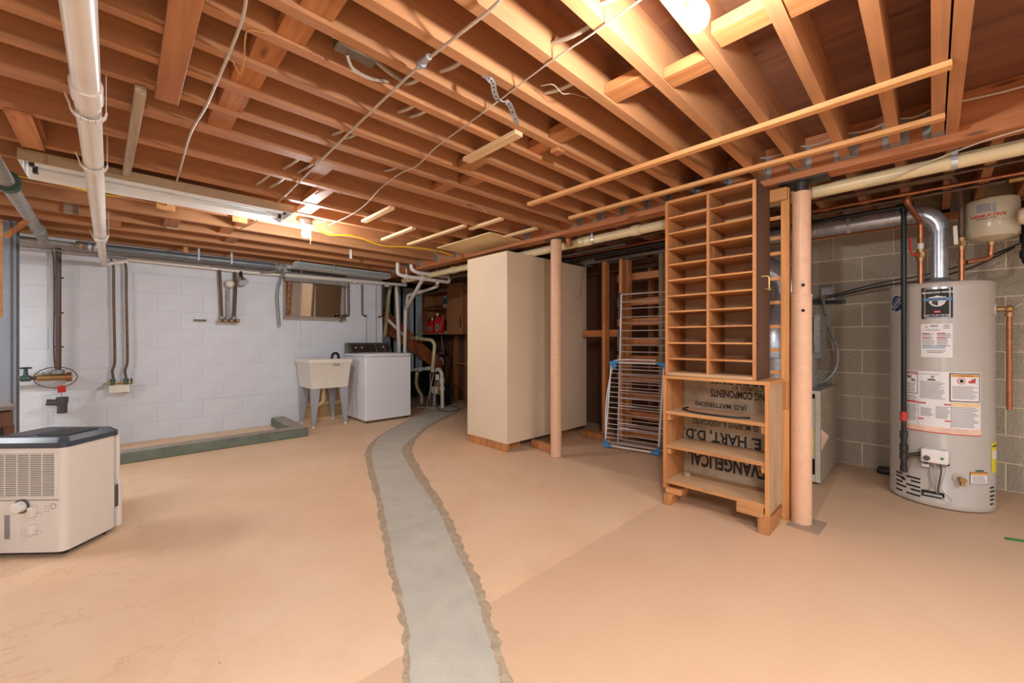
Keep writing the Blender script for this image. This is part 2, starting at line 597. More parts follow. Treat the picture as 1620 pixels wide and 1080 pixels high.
def inst(name, mesh, loc, parent, rot=None):
    o = bpy.data.objects.new(name, mesh); COL.objects.link(o)
    o.parent = parent
    o.location = Vector(loc) - ORIG.get(parent.name, Vector((0, 0, 0)))
    if rot: o.rotation_euler = rot
    return o


# ================================================================== SETTING
ZJ, ZS = 2.10, 2.28
XB0, XB1 = 2.88, 3.00           # girder
YW = 5.95                       # white wall
XW = 4.66                       # grey block wall
X0, Y0 = -3.2, -2.8

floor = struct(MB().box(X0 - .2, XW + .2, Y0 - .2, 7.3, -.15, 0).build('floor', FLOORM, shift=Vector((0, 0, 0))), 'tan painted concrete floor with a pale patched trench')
# patched trench: rim and trowelled fill
Lp = [(600, 1420), (622, 1250), (640, 1080), (638, 1000), (629, 950), (618, 900), (607, 850), (598, 800), (589, 760), (581, 730), (582, 710), (600, 690), (632, 672), (662, 656), (690, 643), (706, 637)]
Rp = [(905, 1420), (850, 1250), (806, 1080), (782, 1000), (768, 950), (748, 900), (725, 850), (701, 800), (674, 760), (656, 730), (650, 710), (662, 690), (684, 672), (716, 656), (732, 648), (737, 641)]


def edge(pts, jit, inset):
    P = [atz(x + inset * (1 if y > 700 else .4), y, 0) for x, y in pts]
    Q = spline(P, 8)
    return [q + Vector((random.uniform(-jit, jit), random.uniform(-jit, jit), 0)) for q in Q]


def strip(L, R, z, name, mat):
    m = MB()
    vl = [m.b.verts.new((p.x, p.y, z)) for p in L]; vr = [m.b.verts.new((p.x, p.y, z)) for p in R]
    bl = [m.b.verts.new((p.x, p.y, -.01)) for p in L]; br = [m.b.verts.new((p.x, p.y, -.01)) for p in R]
    for i in range(len(L) - 1):
        m.b.faces.new((vl[i], vr[i], vr[i + 1], vl[i + 1]))
        m.b.faces.new((vl[i], vl[i + 1], bl[i + 1], bl[i])); m.b.faces.new((vr[i], br[i], br[i + 1], vr[i + 1]))
    return m.build(name, mat, floor)


strip(edge(Lp, .010, -2), edge(Rp, .012, 3), .0025, 'trench_rim', CONCR)
strip(edge(Lp, .005, 8), edge(Rp, .005, -13), .005, 'concrete_patch', CONC)

# ceiling: subfloor panels, joists, girder
ceil = struct(MB().box(X0 - .2, XW + .2, Y0 - .2, 7.3, ZS + .02, ZS + .12).build('ceiling', SUBF, shift=Vector((0, 0, 0))), 'open joist ceiling under a brown subfloor')
pw, pl = 1.22, 2.44
y = Y0 - .2
row = 0
while y < 7.3:
    x = X0 - .2 - (row % 2) * 1.22
    while x < XW + .2:
        a, c, d, e = max(x, X0 - .2), min(x + pl - .004, XW + .2), y, min(y + pw - .004, 7.3)
        if c - a > .05: MB().box(a, c, d, e, ZS, ZS + .02).build('subfloor_panel', SUBF, ceil, smooth=0)
        x += pl
    y += pw; row += 1

JY = [-2.4, -2.0, -1.6, -1.2, -.80, -.40, -.045, .003, .152, .351, .557, .759, .978, 1.185, 1.377, 1.545, 1.749, 1.955, 2.168, 2.40, 2.441, 2.80, 3.21, 3.515, 3.98, 4.365, 4.76, 5.15, 5.53, 5.90]
T = .042


def shared(name, mb, mat, bevel=0.0):
    o = mb.build(name, mat, ceil, bevel=bevel)
    me = o.data; bpy.data.objects.remove(o)
    return me


jm = shared('joist', MB().box(X0, XB0, -T, 0, ZJ, ZS), JOIST)
jf = shared('joist', MB().box(XB1, XW, -T, 0, ZJ + .012, ZS), JOIST)
for yy in JY:
    inst('joist', jm, (0, yy, 0), ceil)
FJ = [-.41, -.21, -.05, .15, .37, .60, .82, 1.05, 1.27, 1.5, 1.75, 2.0, 2.4, 2.8, 3.2, 3.6, 4.0, 4.4, 4.8, 5.2, 5.6, 6.0, 6.4]
for yy in FJ:
    inst('joist', jf, (0, yy, 0), ceil)
# girder of two plies
gird = MB().box(XB0, XB0 + .058, Y0, 6.6, 2.055, ZS - .002).box(XB0 + .062, XB1, Y0, 6.6, 2.055, ZS - .002).build('girder', GIRD, ceil)
hm = shared('joist_hanger', MB().box(XB0 - .004, XB0 - .001, .002, .03, ZJ - .004, ZJ + .13).box(XB0 - .004, XB0 - .001, -T - .03, -T - .002, ZJ - .004, ZJ + .13)
            .box(XB0 - .05, XB0 - .001, .0005, .003, ZJ - .004, ZJ + .11).box(XB0 - .05, XB0 - .001, -T - .003, -T - .0005, ZJ - .004, ZJ + .11)
            .box(XB0 - .05, XB0 - .001, -T - .003, .003, ZJ - .004, ZJ - .001), GALVD)
for yy in JY:
    if yy > -.5 and yy not in (-.045, 2.40): inst('joist_hanger', hm, (0, yy, 0), gird)
hf = shared('joist_hanger', MB().box(XB1 + .001, XB1 + .06, -T - .004, .004, ZJ + .008, ZJ + .0115)
            .box(XB1 + .001, XB1 + .06, .0005, .003, ZJ + .008, ZJ + .12).box(XB1 + .001, XB1 + .06, -T - .003, -T - .0005, ZJ + .008, ZJ + .12), GALVD)
for yy in FJ[1:9]: inst('joist_hanger', hf, (0, yy, 0), gird)
hw = shared('joist_hanger', MB().box(XW - .06, XW - .002, -T - .004, .004, ZJ - .02, ZJ + .0115)
            .box(XW - .06, XW - .002, .0005, .003, ZJ + .008, ZJ + .12).box(XW - .06, XW - .002, -T - .003, -T - .0005, ZJ + .008, ZJ + .12), BLACKI)
for yy in FJ[1:9]: inst('joist_hanger', hw, (0, yy, 0), gird)


# blocking between joists
def blocking(x, ya, yb, w=.09, z0=ZJ + .006, h=.042, tilt=0.0, name='blocking', mat=JOISTY):
    MB().hexa([(x, ya, z0), (x + w, ya, z0), (x + w, yb, z0), (x, yb, z0), (x + tilt, ya, z0 + h), (x + w + tilt, ya, z0 + h), (x + w + tilt, yb, z0 + h), (x + tilt, yb, z0 + h)]).build(name, mat, ceil, bevel=.002)


for i, (xa, ja, jb) in enumerate(((1.53, .557, .759), (1.46, .759, .978), (1.57, 1.185, 1.377), (1.60, 1.377, 1.545), (1.44, 1.749, 1.955), (1.60, 1.955, 2.168), (1.55, 2.168, 2.40),
                                  (1.45, .351, .557), (1.44, .152, .351), (.40, 1.377, 1.545), (.36, 1.545, 1.749), (.34, 1.749, 1.955), (.33, 1.955, 2.168), (.32, 2.168, 2.40), (.42, 1.185, 1.377),
                                  (.86, 2.441, 2.80), (.98, 2.80, 3.21), (1.03, 3.21, 3.515), (.76, 3.98, 4.365), (.70, 4.365, 4.76), (.30, 4.365, 4.76), (-.05, 4.76, 5.15), (.80, 4.76, 5.15), (-.34, 2.80, 3.21))):
    blocking(xa - .03, ja + .001, jb - T - .001, w=.088 + .006 * (i % 3), z0=ZJ + .004 + .006 * (i % 4))
# flat patches of board nailed under or beside the joists
def board(x0, x1, y0, y1, z0, z1, name='nailing_board', mat=JOISTY):
    MB().box(x0, x1, y0, y1, z0, z1).build(name, mat, ceil, bevel=.002)


board(.10, .175, 1.35, 2.19, ZJ - .021, ZJ - .001)
board(-.36, -.28, 2.76, 3.20, ZJ - .02, ZJ - .001)
MB().bar((.058, 2.15, ZJ - .02), (.026, 3.29, ZJ - .022), .034, .034).build('nailing_board', GREYW, ceil, bevel=.002)
board(1.62, 1.68, 1.34, 1.39, ZJ - .02, ZJ - .001)
for px, py in ((255, 355), (365, 370)):                # yellow tabs hanging off a joist
    p = atz(px, py - 12, ZJ)
    board(p.x - .05, p.x + .055, 3.98 - T - .02, 3.98 - T - .001, ZJ - .04, ZJ + .13, mat=PINE_Y)
for x0, x1, ya in ((.29, .38, 4.76), (-.14, -.06, 5.15), (-.32, -.23, 4.76)):
    board(x0, x1, ya - T - .02, ya - T - .001, ZJ - .01, ZJ + .15, mat=GREYW)
# light strips nailed across the joists (x, y0, y1)
for xs, ya, yb, mt in ((2.14, -.05, 2.04, PINE_Y), (2.62, -.04, 2.04, PINE_Y)):
    MB().box(xs - .02, xs + .02, ya, yb, ZJ - .024, ZJ - .001).build('furring_strip', mt, ceil, bevel=.0015)
for xs, ya, yb, w in ((1.37, 1.37, 1.78, .026), (1.46, 2.80, 3.29, .022), (1.86, 3.17, 3.76, .02), (2.145, 2.80, 3.76, .02), (2.235, 2.43, 2.85, .02), (2.645, 2.43, 2.84, .022)):
    MB().box(xs - w, xs + w, ya, yb, ZJ - .022, ZJ - .001).build('furring_strip', PALE_Y, ceil, bevel=.0015)
MB().box(2.45, 2.86, 2.83, 3.70, ZJ - .012, ZJ - .001).build('plywood_offcut', PLYB, ceil)


# walls ------------------------------------------------------------
def wall_blocks(wall, axis, plane, a0, a1, rows, mesh_mat, off, bl=.40, bh=.203, gap=.009, hole=None, depth=.09, proud=1):
    """courses of blocks on a wall; axis 'x' runs along x at y=plane, 'y' along y at x=plane"""
    cache = {}

    def put(u0, u1, z0, z1):
        key = (round(u1 - u0, 3), round(z1 - z0, 3))
        if key not in cache:
            m = MB()
            if axis == 'x': m.box(0, u1 - u0, 0, depth, 0, z1 - z0)
            else: m.box(0, depth, 0, u1 - u0, 0, z1 - z0)
            bmesh.ops.bevel(m.b, geom=m.b.edges[:], offset=.0022, segments=1, affect='EDGES')
            o = m.build('block', mesh_mat, wall, shift=Vector((0, 0, 0))); cache[key] = o.data
            bpy.data.objects.remove(o)
        j = random.uniform(0, .0015)
        inst('block', cache[key], (u0, plane + j, z0) if axis == 'x' else (plane + j, u0, z0), wall)
    for r in range(rows):
        z0, z1 = r * bh + gap / 2, (r + 1) * bh - gap / 2
        u = a0 - ((off + (r % 2) * bl / 2) % bl)
        while u < a1:
            s0, s1 = max(u + gap / 2, a0), min(u + bl - gap / 2, a1)
            u += bl
            if s1 - s0 < .03: continue
            if hole and s1 > hole[0] and s0 < hole[1] and z1 > hole[2] and z0 < hole[3]:
                if hole[0] - s0 > .03: put(s0, hole[0], z0, z1)
                if s1 - hole[1] > .03: put(hole[1], s1, z0, z1)
                m0, m1 = max(s0, hole[0]), min(s1, hole[1])
                if hole[2] - z0 > .02: put(m0, m1, z0, hole[2])
                if z1 - hole[3] > .02: put(m0, m1, hole[3], z1)
            else: put(s0, s1, z0, z1)


WIN = (1.575, 2.345, 1.42, 1.99)
HOLE = (1.545, 2.375, 1.39, 2.05)
wall_b = MB()
wall_b.box(X0, HOLE[0], YW + .0045, YW + .25, 0, ZS).box(HOLE[1], 2.94, YW + .0045, YW + .25, 0, ZS)
wall_b.box(HOLE[0], HOLE[1], YW + .0045, YW + .25, 0, HOLE[2]).box(HOLE[0], HOLE[1], YW + .0045, YW + .25, HOLE[3], ZS).box(HOLE[0], HOLE[1], YW + .14, YW + .25, HOLE[2], HOLE[3])
wall_back = struct(wall_b.build('wall_back', MORTW, shift=Vector((0, 0, 0))), 'white painted concrete block wall')
wall_blocks(wall_back, 'x', YW, -1.4, 2.94, 11, WHITEP, .1, gap=.0035, hole=HOLE, depth=.05)
wall_right = struct(MB().box(XW + .0045, XW + .25, Y0, 7.2, 0, ZS).build('wall_right', MORTAR, shift=Vector((0, 0, 0))), 'bare grey concrete block wall')
wall_blocks(wall_right, 'y', XW, -1.1, 2.1, 10, BLOCK, -(.425 + 1.1 + .2) % .4 + .4 - .4 + .2, gap=.011, depth=.05)
struct(MB().box(XW - .10, XW, Y0, 7.2, 2.035, ZJ - .022).build('trim_1', JOISTY, shift=Vector((0, 0, 0))), 'wooden sill plate on the block wall')
struct(MB().box(X0 - .2, X0, Y0, YW + .2, 0, ZS).build('wall_left', WHITEP, shift=Vector((0, 0, 0))))
struct(MB().box(X0 - .2, XW + .2, Y0 - .2, Y0, 0, ZS).build('wall_front', WHITEP, shift=Vector((0, 0, 0))))
# alcove beyond the white wall, under the stairs
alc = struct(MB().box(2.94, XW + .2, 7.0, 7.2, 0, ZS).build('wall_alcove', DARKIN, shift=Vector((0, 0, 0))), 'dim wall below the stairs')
struct(MB().box(2.86, 2.94, YW + .25, 7.0, 0, ZS).build('wall_alcove_side', WHITEP, shift=Vector((0, 0, 0))))
for k, (xa, xb) in enumerate(((2.98, 3.13), (3.21, 3.42), (3.50, 3.62), (3.68, 3.88), (3.94, 4.06))):
    MB().box(xa, xb, 6.62, 6.66, .55, 2.05).build('plank', BLUEWP, alc, bevel=.002)

# window -----------------------------------------------------------
win = struct(bpy.data.objects.new('window_1', None), 'small basement window with taupe frame and reflective panes'); COL.objects.link(win)
ORIG[win.name] = Vector((0, 0, 0))
fr = MB()
yf = YW + .05
fr.box(WIN[0] - .02, WIN[0] + .02, yf, yf + .05, WIN[2] - .02, WIN[3]).box(WIN[1] - .02, WIN[1] + .02, yf, yf + .05, WIN[2] - .02, WIN[3])
fr.box(WIN[0] + .02, WIN[1] - .02, yf, yf + .05, WIN[2] - .02, WIN[2] + .01).box(WIN[0] + .02, WIN[1] - .02, yf, yf + .05, WIN[3] - .02, WIN[3])
fr.build('window_frame', TRIMB, win, bevel=.003)
MB().box(1.955, 1.972, yf + .01, yf + .045, WIN[2] + .01, WIN[3] - .02).build('window_mullion', TRIMB, win)
for xa, xb_ in ((WIN[0] + .02, 1.955), (1.972, WIN[1] - .02)):     # the sash leans into the room at its top
    zb, zt_ = WIN[2] + .01, WIN[3] - .02
    MB().hexa([(xa, yf + .030, zb), (xb_, yf + .030, zb), (xb_, yf + .036, zb), (xa, yf + .036, zb), (xa, yf - .022, zt_), (xb_, yf - .022, zt_), (xb_, yf - .016, zt_), (xa, yf - .016, zt_)]).build('window_pane', MIRROR, win, smooth=0)
MB().box(HOLE[0], HOLE[1], YW - .03, yf, WIN[2] - .045, WIN[2] - .02).build('window_sill', TRIMB, win, bevel=.003)
for xx in (WIN[0] + .07, WIN[1] - .07):
    MB().sphere((xx, yf + .012, WIN[2] + .06), .014, 10).build('window_latch', BRASS, win)
MB().hexa([(WIN[0] - .03, YW - .12, 1.88), (WIN[1] + .02, YW - .12, 1.88), (WIN[1] + .02, YW - .112, 1.875), (WIN[0] - .03, YW - .112, 1.875),
           (WIN[0] - .01, YW - .008, 2.02), (WIN[1] + .01, YW - .008, 2.02), (WIN[1] + .01, YW - .001, 2.015), (WIN[0] - .01, YW - .001, 2.015)]).build('window_flap', M('flap_grey', (170, 166, 160), .5), win)

# curb in front of the white wall (an old shower kerb)
tag(MB().box(-1.1, 1.555, 4.98, 5.13, 0, .098).box(1.40, 1.555, 5.13, 5.93, 0, .096).build('curb', CURBG, bevel=.008), 'low green painted concrete curb enclosing a strip below white wall', 'curb')
cb = bpy.data.objects['curb']
MB().box(-1.1, 1.55, 4.985, 5.125, .098, .102).box(1.405, 1.55, 5.125, 5.925, .096, .101).build('curb_top', CURBT, cb, shift=ORIG['curb'])


# ================================================================== LIGHT BULBS
def bulb(name, label, x, y, z, mat, ceil_z):
    t = thing(name, label, 'light bulb', (x, y, ceil_z), group='bare ceiling bulbs')
    MB().lathe([(.05, ceil_z - .045), (.052, ceil_z - .04), (.052, ceil_z)], (x, y, 0), 16).build('outlet_box', GALVD, t)
    MB().lathe([(.02, z + .055), (.028, z + .062), (.05, ceil_z - .056), (.058, ceil_z - .05), (.058, ceil_z - .046)], (x, y, 0), 20).build('lamp_holder', PORC, t)
    prof = [(.002, -.034), (.014, -.031), (.025, -.022), (.0305, -.008), (.031, .004), (.027, .020), (.019, .034), (.0145, .045), (.013, .056)]
    MB().lathe([(r, z + h) for r, h in prof], (x, y, 0), 14).build('bulb', mat, t)
    return t


b1 = bulb('ceiling_bulb', 'bare lit bulb in porcelain holder beside the end of the fluorescent hood', 1.11, 3.62, 1.985, BULBM, ZJ)
MB().tube([(1.14, 3.60, 2.03), (1.142, 3.60, 1.95), (1.141, 3.60, 1.90)], .0015, 5).build('pull_chain', CABLEW, b1)
bulb('ceiling_bulb', 'bare lit bulb nearest the long wooden strips by the girder', 1.10, .433, 1.955, BULBM, ZJ)

# one joist patch under each fixture so that boxes hang from wood
for bx_, by_ in ((1.11, 3.62), (1.10, .433)):
    board(bx_ - .05, bx_ + .05, by_ - .08, by_ + .08, ZJ + .0005, ZJ + .03)

# ================================================================== SUPPORT COLUMNS
def column(x, y, label, top, split=None):
    t = thing('support_column', label, 'column', (x, y, 0), group='steel columns under the girder')
    if split:
        MB().lathe([(.052, .012), (.052, split), (.055, split + .002), (.055, split + .012)], (x, y, 0), 28).build('lower_tube', PEACH, t)
        MB().lathe([(.047, split + .0125), (.047, top)], (x, y, 0), 28).build('upper_tube', PEACH, t)
        MB().lathe([(.036, top), (.036, 2.045)], (x, y, 0), 20).build('jack_screw', DKSTEEL, t)
        MB().box(x - .055, x + .07, y - .13, y + .11, 2.043, 2.0545).build('top_plate', DKSTEEL, t, bevel=.003)
        MB().prism([(x - .11, y - .10), (x + .09, y - .11), (x + .10, y + .046), (x - .09, y + .05)], 0, .012).build('base_plate', M('concrete_stained_plate', (160, 136, 116), .8), t)
        d = Vector((-x, -y, 0)).normalized()
        for z in (1.425, 1.275):
            p = Vector((x, y, z)) + d * .0535
            p += Vector((-d.y, d.x, 0)) * .008
            MB().cyl(p - d * .006, p + d * .001, .009, n=12).build('pin_hole', DARKIN, t)
    else:
        MB().lathe([(.052, .0055), (.052, top)], (x, y, 0), 28).build('tube', PEACH, t)
        MB().box(x - .055, x + .07, y - .10, y + .10, top, 2.0545).build('top_plate', DKSTEEL, t, bevel=.003)


column(2.94, .545, 'peach steel column with two pin holes, standing right of the pigeonhole shelf', 1.985, 1.36)
column(2.965, 2.47, 'plain peach steel column standing in front of the cream cabinet', 2.045)

# ================================================================== CREAM CABINET
t = thing('storage_cabinet', 'tall cream painted storage cabinet on a rough wooden plinth', 'cabinet', (3.35, 3.2, 0))
cx0, cx1, cy0, cy1 = 2.72, 4.03, 2.885, 3.515
MB().box(cx0 + .012, cx1, cy0 + .012, cy1, .09, 1.965).build('body', CREAM, t)
MB().box(cx0, cx0 + .012, cy0, cy1, .082, 1.975).build('side_panel', CREAM, t, bevel=.0015)
MB().box(cx0 + .0125, cx1, cy0, cy0 + .012, .082, 1.975).build('back_panel', CREAM, t, bevel=.0015)
MB().box(cx0 + .012, cx1, cy0 + .012, cy1, 1.965, 1.975).build('top_panel', CREAM, t)
MB().box(cx0 + .01, cx0 + .05, cy0 + .015, cy1 - .01, .0, .0895).build('plinth_board', STUD, t, bevel=.004)
MB().box(cx0 + .05, cx0 + .30, cy0 + .12, cy1 - .02, .0, .0895).build('plinth_block', STUD, t)
MB().box(cx1 - .35, cx1 - .05, cy0 + .12, cy1 - .02, .0, .0895).build('plinth_block', STUD, t)
# loose lumber beside it
tag(MB().bar((3.06, 2.86, .04), (3.035, 2.545, .04), .04, .078).build('lumber', STUD, bevel=.003), 'short wooden plank on edge on the floor behind the plain column', 'lumber', 'floor lumber')

# ================================================================== STUD PARTITION BEHIND
part = struct(MB().box(4.52, 4.54, 1.2, 5.0, .02, 2.06).build('wall_partition', BROWNP, shift=Vector((0, 0, 0))), 'brown board partition behind open studs')
SX = 3.84
def stud(x, y, z0=.04, z1=1.965, w=.04, d=.085, mat=STUD, name='stud'):
    return MB().box(x, x + d, y - w / 2, y + w / 2, z0, z1).build(name, mat, part, bevel=.002)
for x_, y_, m_ in ((3.84, 2.52, STUD), (3.84, 2.31, STUD), (3.84, 1.865, GREYW), (4.1, 2.71, BROWNP), (4.42, 2.28, STUD), (4.42, 1.85, STUD), (3.93, 2.295, STUD)):
    stud(x_, y_, mat=m_)
p0, p1 = atz(905, 690, .05), atz(948, 697, .05)
MB().box(3.80, 3.935, 2.42, 2.80, .005, .065).build('sole_plate', STUD, part, bevel=.003)
MB().box(3.925, 3.965, 2.33, 2.86, 1.14, 1.215).build('cross_brace', JOISTY, part, bevel=.002)
for k, z_ in enumerate((1.82, 1.545, 1.33, 1.12, .93, .73, .53, .33, .13)):
    MB().box(4.02, 4.44, 1.70, 2.44, z_ - .02, z_).build('stair_tread', SHELFW, part, bevel=.002)
    MB().box(3.985, 4.02, 1.70, 2.44, z_ - .07, z_ + .003).build('shelf_cleat', JOISTY, part, bevel=.002)
for zz, xx in ((1.97, 4.40), (2.02, 4.35)):
    MB().box(xx, xx + .04, 1.3, 4.9, zz - .03, zz + .02).build('top_plate', BROWNP, part)
# studs near the wall cabinet
for y_, x_ in ((6.13, 4.44), (5.80, 4.44), (5.55, 4.44)):
    stud(x_, y_, z0=0, z1=1.965, mat=CABW)
MB().box(4.43, 4.49, 5.58, 6.12, .66, .70).build('cross_brace', CABW, part, bevel=.002)
MB().box(4.53, 4.55, 5.0, 6.95, .02, 2.06).build('board', BROWNP, part)

# ================================================================== WALL CABINET WITH DETERGENT
t = thing('wall_cabinet', 'open fronted brown wall cabinet holding red bottles, mounted on studs', 'cabinet', (4.2, 6.1, 1.22))
wx0, wx1, wy0, wy1, wz0, wz1 = 4.06, 4.435, 5.36, 6.78, 1.205, 2.05
MB().box(wx0, wx1, wy0, wy0 + .02, wz0, wz1).build('side_panel', CABW, t, bevel=.002)
MB().box(wx0, wx1, wy1 - .02, wy1, wz0, wz1 - .08).build('side_panel', CABW, t, bevel=.002)
MB().box(wx1 - .01, wx1, wy0 + .02, wy1 - .02, wz0, wz1 - .06).build('back_panel', CABW, t)
MB().box(wx0, wx1 - .01, wy0 + .02, wy1 - .02, wz0, wz0 + .025).build('bottom_board', CABW, t, bevel=.002)
MB().box(wx0, wx1 - .01, wy0 + .02, wy1 - .02, wz1 - .10, wz1 - .08).build('top_board', CABW, t)
MB().box(wx0 + .10, wx1 - .01, 5.80, wy1 - .02, 1.665, 1.685).build('shelf', CABW, t, bevel=.002)
MB().box(wx0 - .002, wx1 - .01, 5.775, 5.797, wz0 + .025, wz1 - .02).build('divider', CABW, t)
d_ = MB().box(wx0 - .022, wx0 - .0025, wy0 - .005, 5.795, wz0 - .005, wz1 + .01).build('door', CABW, t, bevel=.003)
MB().box(wx0 - .034, wx0 - .0225, wy0 + .03, wy0 + .055, 1.31, 1.50).build('door_pull', BLACKI, d_, bevel=.004)


def jug(x, y, z, s, label, flip=1):
    t = thing('detergent_bottle', label, 'bottle', (x, y, z), group='red detergent bottles in the wall cabinet')
    prof = [(-.5, 0), (.5, 0), (.5, .62), (.30, .82), (-.28, .80), (-.5, .62)]
    m = MB().extr([(x - .035 * s, y + a * .16 * s, z + b * .27 * s) for a, b in prof], (.07 * s, 0, 0))
    m.build('bottle_body', REDP, t, bevel=.012 * s, seg=2)
    MB().cyl((x, y - .045 * flip * s, z + .21 * s), (x, y - .045 * flip * s, z + .24 * s), .022 * s, n=14).build('neck', REDP, t)
    MB().cyl((x, y - .045 * flip * s, z + .2405 * s), (x, y - .045 * flip * s, z + .275 * s), .02 * s, .018 * s, n=14).build('cap', PVC, t)
    MB().tube([(x, y + .05 * s * flip, z + .20 * s), (x, y + .078 * s * flip, z + .25 * s), (x, y + .084 * s * flip, z + .12 * s), (x, y + .07 * s * flip, z + .04 * s)], .011 * s, 8, 4).build('handle', REDP, t)
    lb = MB().lathe([(.052 * s, 0), (.052 * s, .0015)], (x - .0375 * s, y, z + .075 * s), 24, axis='x').build('label_disc', M('orange_label', (236, 180, 110), .5), t)
    MB().lathe([(.036 * s, 0), (.036 * s, .0015)], (x - .0385 * s, y, z + .075 * s), 24, axis='x').build('logo', BLUEB, lb)


jug(4.20, 6.54, wz0 + .0255, 1.05, 'smaller red detergent bottle at the far end of the wall cabinet')
jug(4.16, 6.20, wz0 + .0255, 1.32, 'larger red detergent bottle in the middle of the wall cabinet', -1)
t = thing('spray_can', 'teal and white can on the upper shelf of the wall cabinet', 'can', (4.24, 6.12, 1.6855))
MB().lathe([(.05, 1.686), (.05, 1.86), (.046, 1.866)], (4.24, 6.12, 0), 18).build('can_body', TEALB, t)
MB().lathe([(.0505, 1.70), (.0505, 1.75)], (4.24, 6.12, 0), 18, caps=False).build('label_band', PAPER, t)
MB().lathe([(.04, 1.8662), (.038, 1.895), (.02, 1.905)], (4.24, 6.12, 0), 18).build('cap', BLUEWP, t)
tag(MB().hexa([(4.12, 5.90, wz0 + .0255), (4.2, 5.90, wz0 + .0255), (4.2, 6.02, wz0 + .0255), (4.12, 6.02, wz0 + .0255), (4.13, 5.92, wz0 + .055), (4.19, 5.92, wz0 + .055), (4.19, 6.0, wz0 + .06), (4.13, 6.0, wz0 + .06)]).build('cloth_rag', BLUEWP, bevel=.01), 'crumpled blue grey rag beside the larger red bottle', 'rag')

# ================================================================== PIGEONHOLE SHELF
t = thing('pigeonhole_shelf', 'tall brown pigeonhole shelf with two columns of slots, on low bookcase', 'shelf', (2.76, .97, .868))
px0, px1, py0, py1, pz0, pz1 = 2.62, 2.90, .70, 1.24, .868, 2.025
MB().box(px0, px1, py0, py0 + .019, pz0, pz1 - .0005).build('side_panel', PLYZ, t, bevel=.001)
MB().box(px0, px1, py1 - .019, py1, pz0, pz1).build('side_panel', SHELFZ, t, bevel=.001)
MB().box(px0 - .0015, px0, py0, py0 + .019, pz0, pz1 - .001).build('edge_strip', SHELFZ, t)
MB().box(px0, px1 - .01, .958, .975, pz0 + .02, pz1 - .02).build('divider', SHELFZ, t, bevel=.001)
MB().box(px1 - .008, px1, py0 + .019, py1 - .019, pz0, pz1).build('back_panel', DUSTY, t)
MB().box(px0, px1 - .008, py0 + .019, py1 - .019, pz1 - .019, pz1).build('top_board', SHELFW, t, bevel=.001)
MB().box(px0, px1 - .008, py0 + .019, py1 - .019, pz0, pz0 + .02).build('bottom_board', DUSTY, t, bevel=.001)
for k in range(10):
    z_ = .978 + k * .1035
    for a, b in ((py0 + .0195, .9575), (.9755, py1 - .0195)):
        MB().box(px0 + .002, px1 - .0085, a, b, z_ - .005, z_ + .005).build('shelf', SHELFW, t, bevel=.0008)
hk = MB().tube([(2.72, .699, 1.475), (2.70, .66, 1.47), (2.70, .655, 1.44), (2.70, .655, 1.40), (2.74, .66, 1.395), (2.80, .698, 1.41)], .004, 6, 4).build('wire_hook', M('cream_wire', (226, 200, 140), .4), t)

# ================================================================== LOW BOOKCASE WITH STENCILLED BACK
t = thing('bookcase', 'low wooden bookcase backed with upside down stencilled board', 'bookcase', (2.77, .955, 0))
kx0, kx1, ky0, ky1 = 2.62, 2.915, .634, 1.255
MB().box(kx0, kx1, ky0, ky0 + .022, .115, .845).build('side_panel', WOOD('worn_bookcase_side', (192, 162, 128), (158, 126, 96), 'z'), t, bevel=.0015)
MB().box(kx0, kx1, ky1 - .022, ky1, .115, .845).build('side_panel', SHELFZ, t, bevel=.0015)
MB().box(kx0 - .0025, kx0, ky0, ky0 + .022, .115, .845).build('edge_strip', SHELFZ, t)
MB().box(kx0 - .006, kx1 + .003, ky0 - .004, ky1 + .002, .8455, .866).build('top_board', SHELFW, t, bevel=.0015)
bp_ = MB().box(kx1 - .012, kx1, ky0 + .022, ky1 - .022, .12, .845).build('stencilled_back', STENC, t)
xb = kx1 - .0125
for a in (ky0 + .0225, ky1 - .0225 - .03):
    pass
for z_, mt in ((.63, DUSTY), (.405, DUSTY), (.17, DUSTY)):
    s_ = MB().box(kx0 + .004, kx1 - .0135, ky0 + .0225, ky1 - .0225, z_ - .02, z_).build('shelf', mt, t, bevel=.001)
    MB().box(kx0 + .002, kx0 + .0038, ky0 + .0225, ky1 - .0225, z_ - .02, z_ - .001).build('edge_strip', SHELFW, s_)
    if z_ > .2:
        for a, b in ((ky0 + .0225, ky0 + .045), (ky1 - .045, ky1 - .0225)):
            MB().box(kx0 + .012, kx0 + .27, a, b, z_ - .062, z_ - .0205).build('shelf_cleat', SHELFW, t, bevel=.001)
# feet
MB().box(kx0 + .03, kx0 + .15, ky1 - .11, ky1 - .002, .075, .1145).build('cleat', SHELFW, t, bevel=.002)
MB().box(kx0 - .004, kx0 + .03, ky0 + .03, ky0 + .17, .09, .1495).build('cleat', SHELFW, t, bevel=.002)
MB().hexa([(kx0 + .005, ky1 - .045, 0), (kx0 + .14, ky1 - .045, 0), (kx0 + .14, ky1 - .004, 0), (kx0 + .005, ky1 - .004, 0), (kx0 - .002, ky1 - .06, .0745), (kx0 + .2, ky1 - .06, .0745), (kx0 + .2, ky1 - .002, .0745), (kx0 - .002, ky1 - .002, .0745)]).build('foot', SHELFZ, t, bevel=.003)
MB().hexa([(kx0 - .002, ky0 + .0005, 0), (kx0 + .2, ky0 + .0005, 0), (kx0 + .2, ky0 + .06, 0), (kx0 - .002, ky0 + .06, 0), (kx0 - .003, ky0 + .0005, .0895), (kx1, ky0 + .0005, .0895), (kx1, ky0 + .06, .0895), (kx0 - .003, ky0 + .06, .0895)]).build('foot', SHELFZ, t, bevel=.003)
MB().box(kx0 - .003, kx0 + .03, ky0, ky0 + .029, .09, .1145).build('cleat', SHELFW, t)
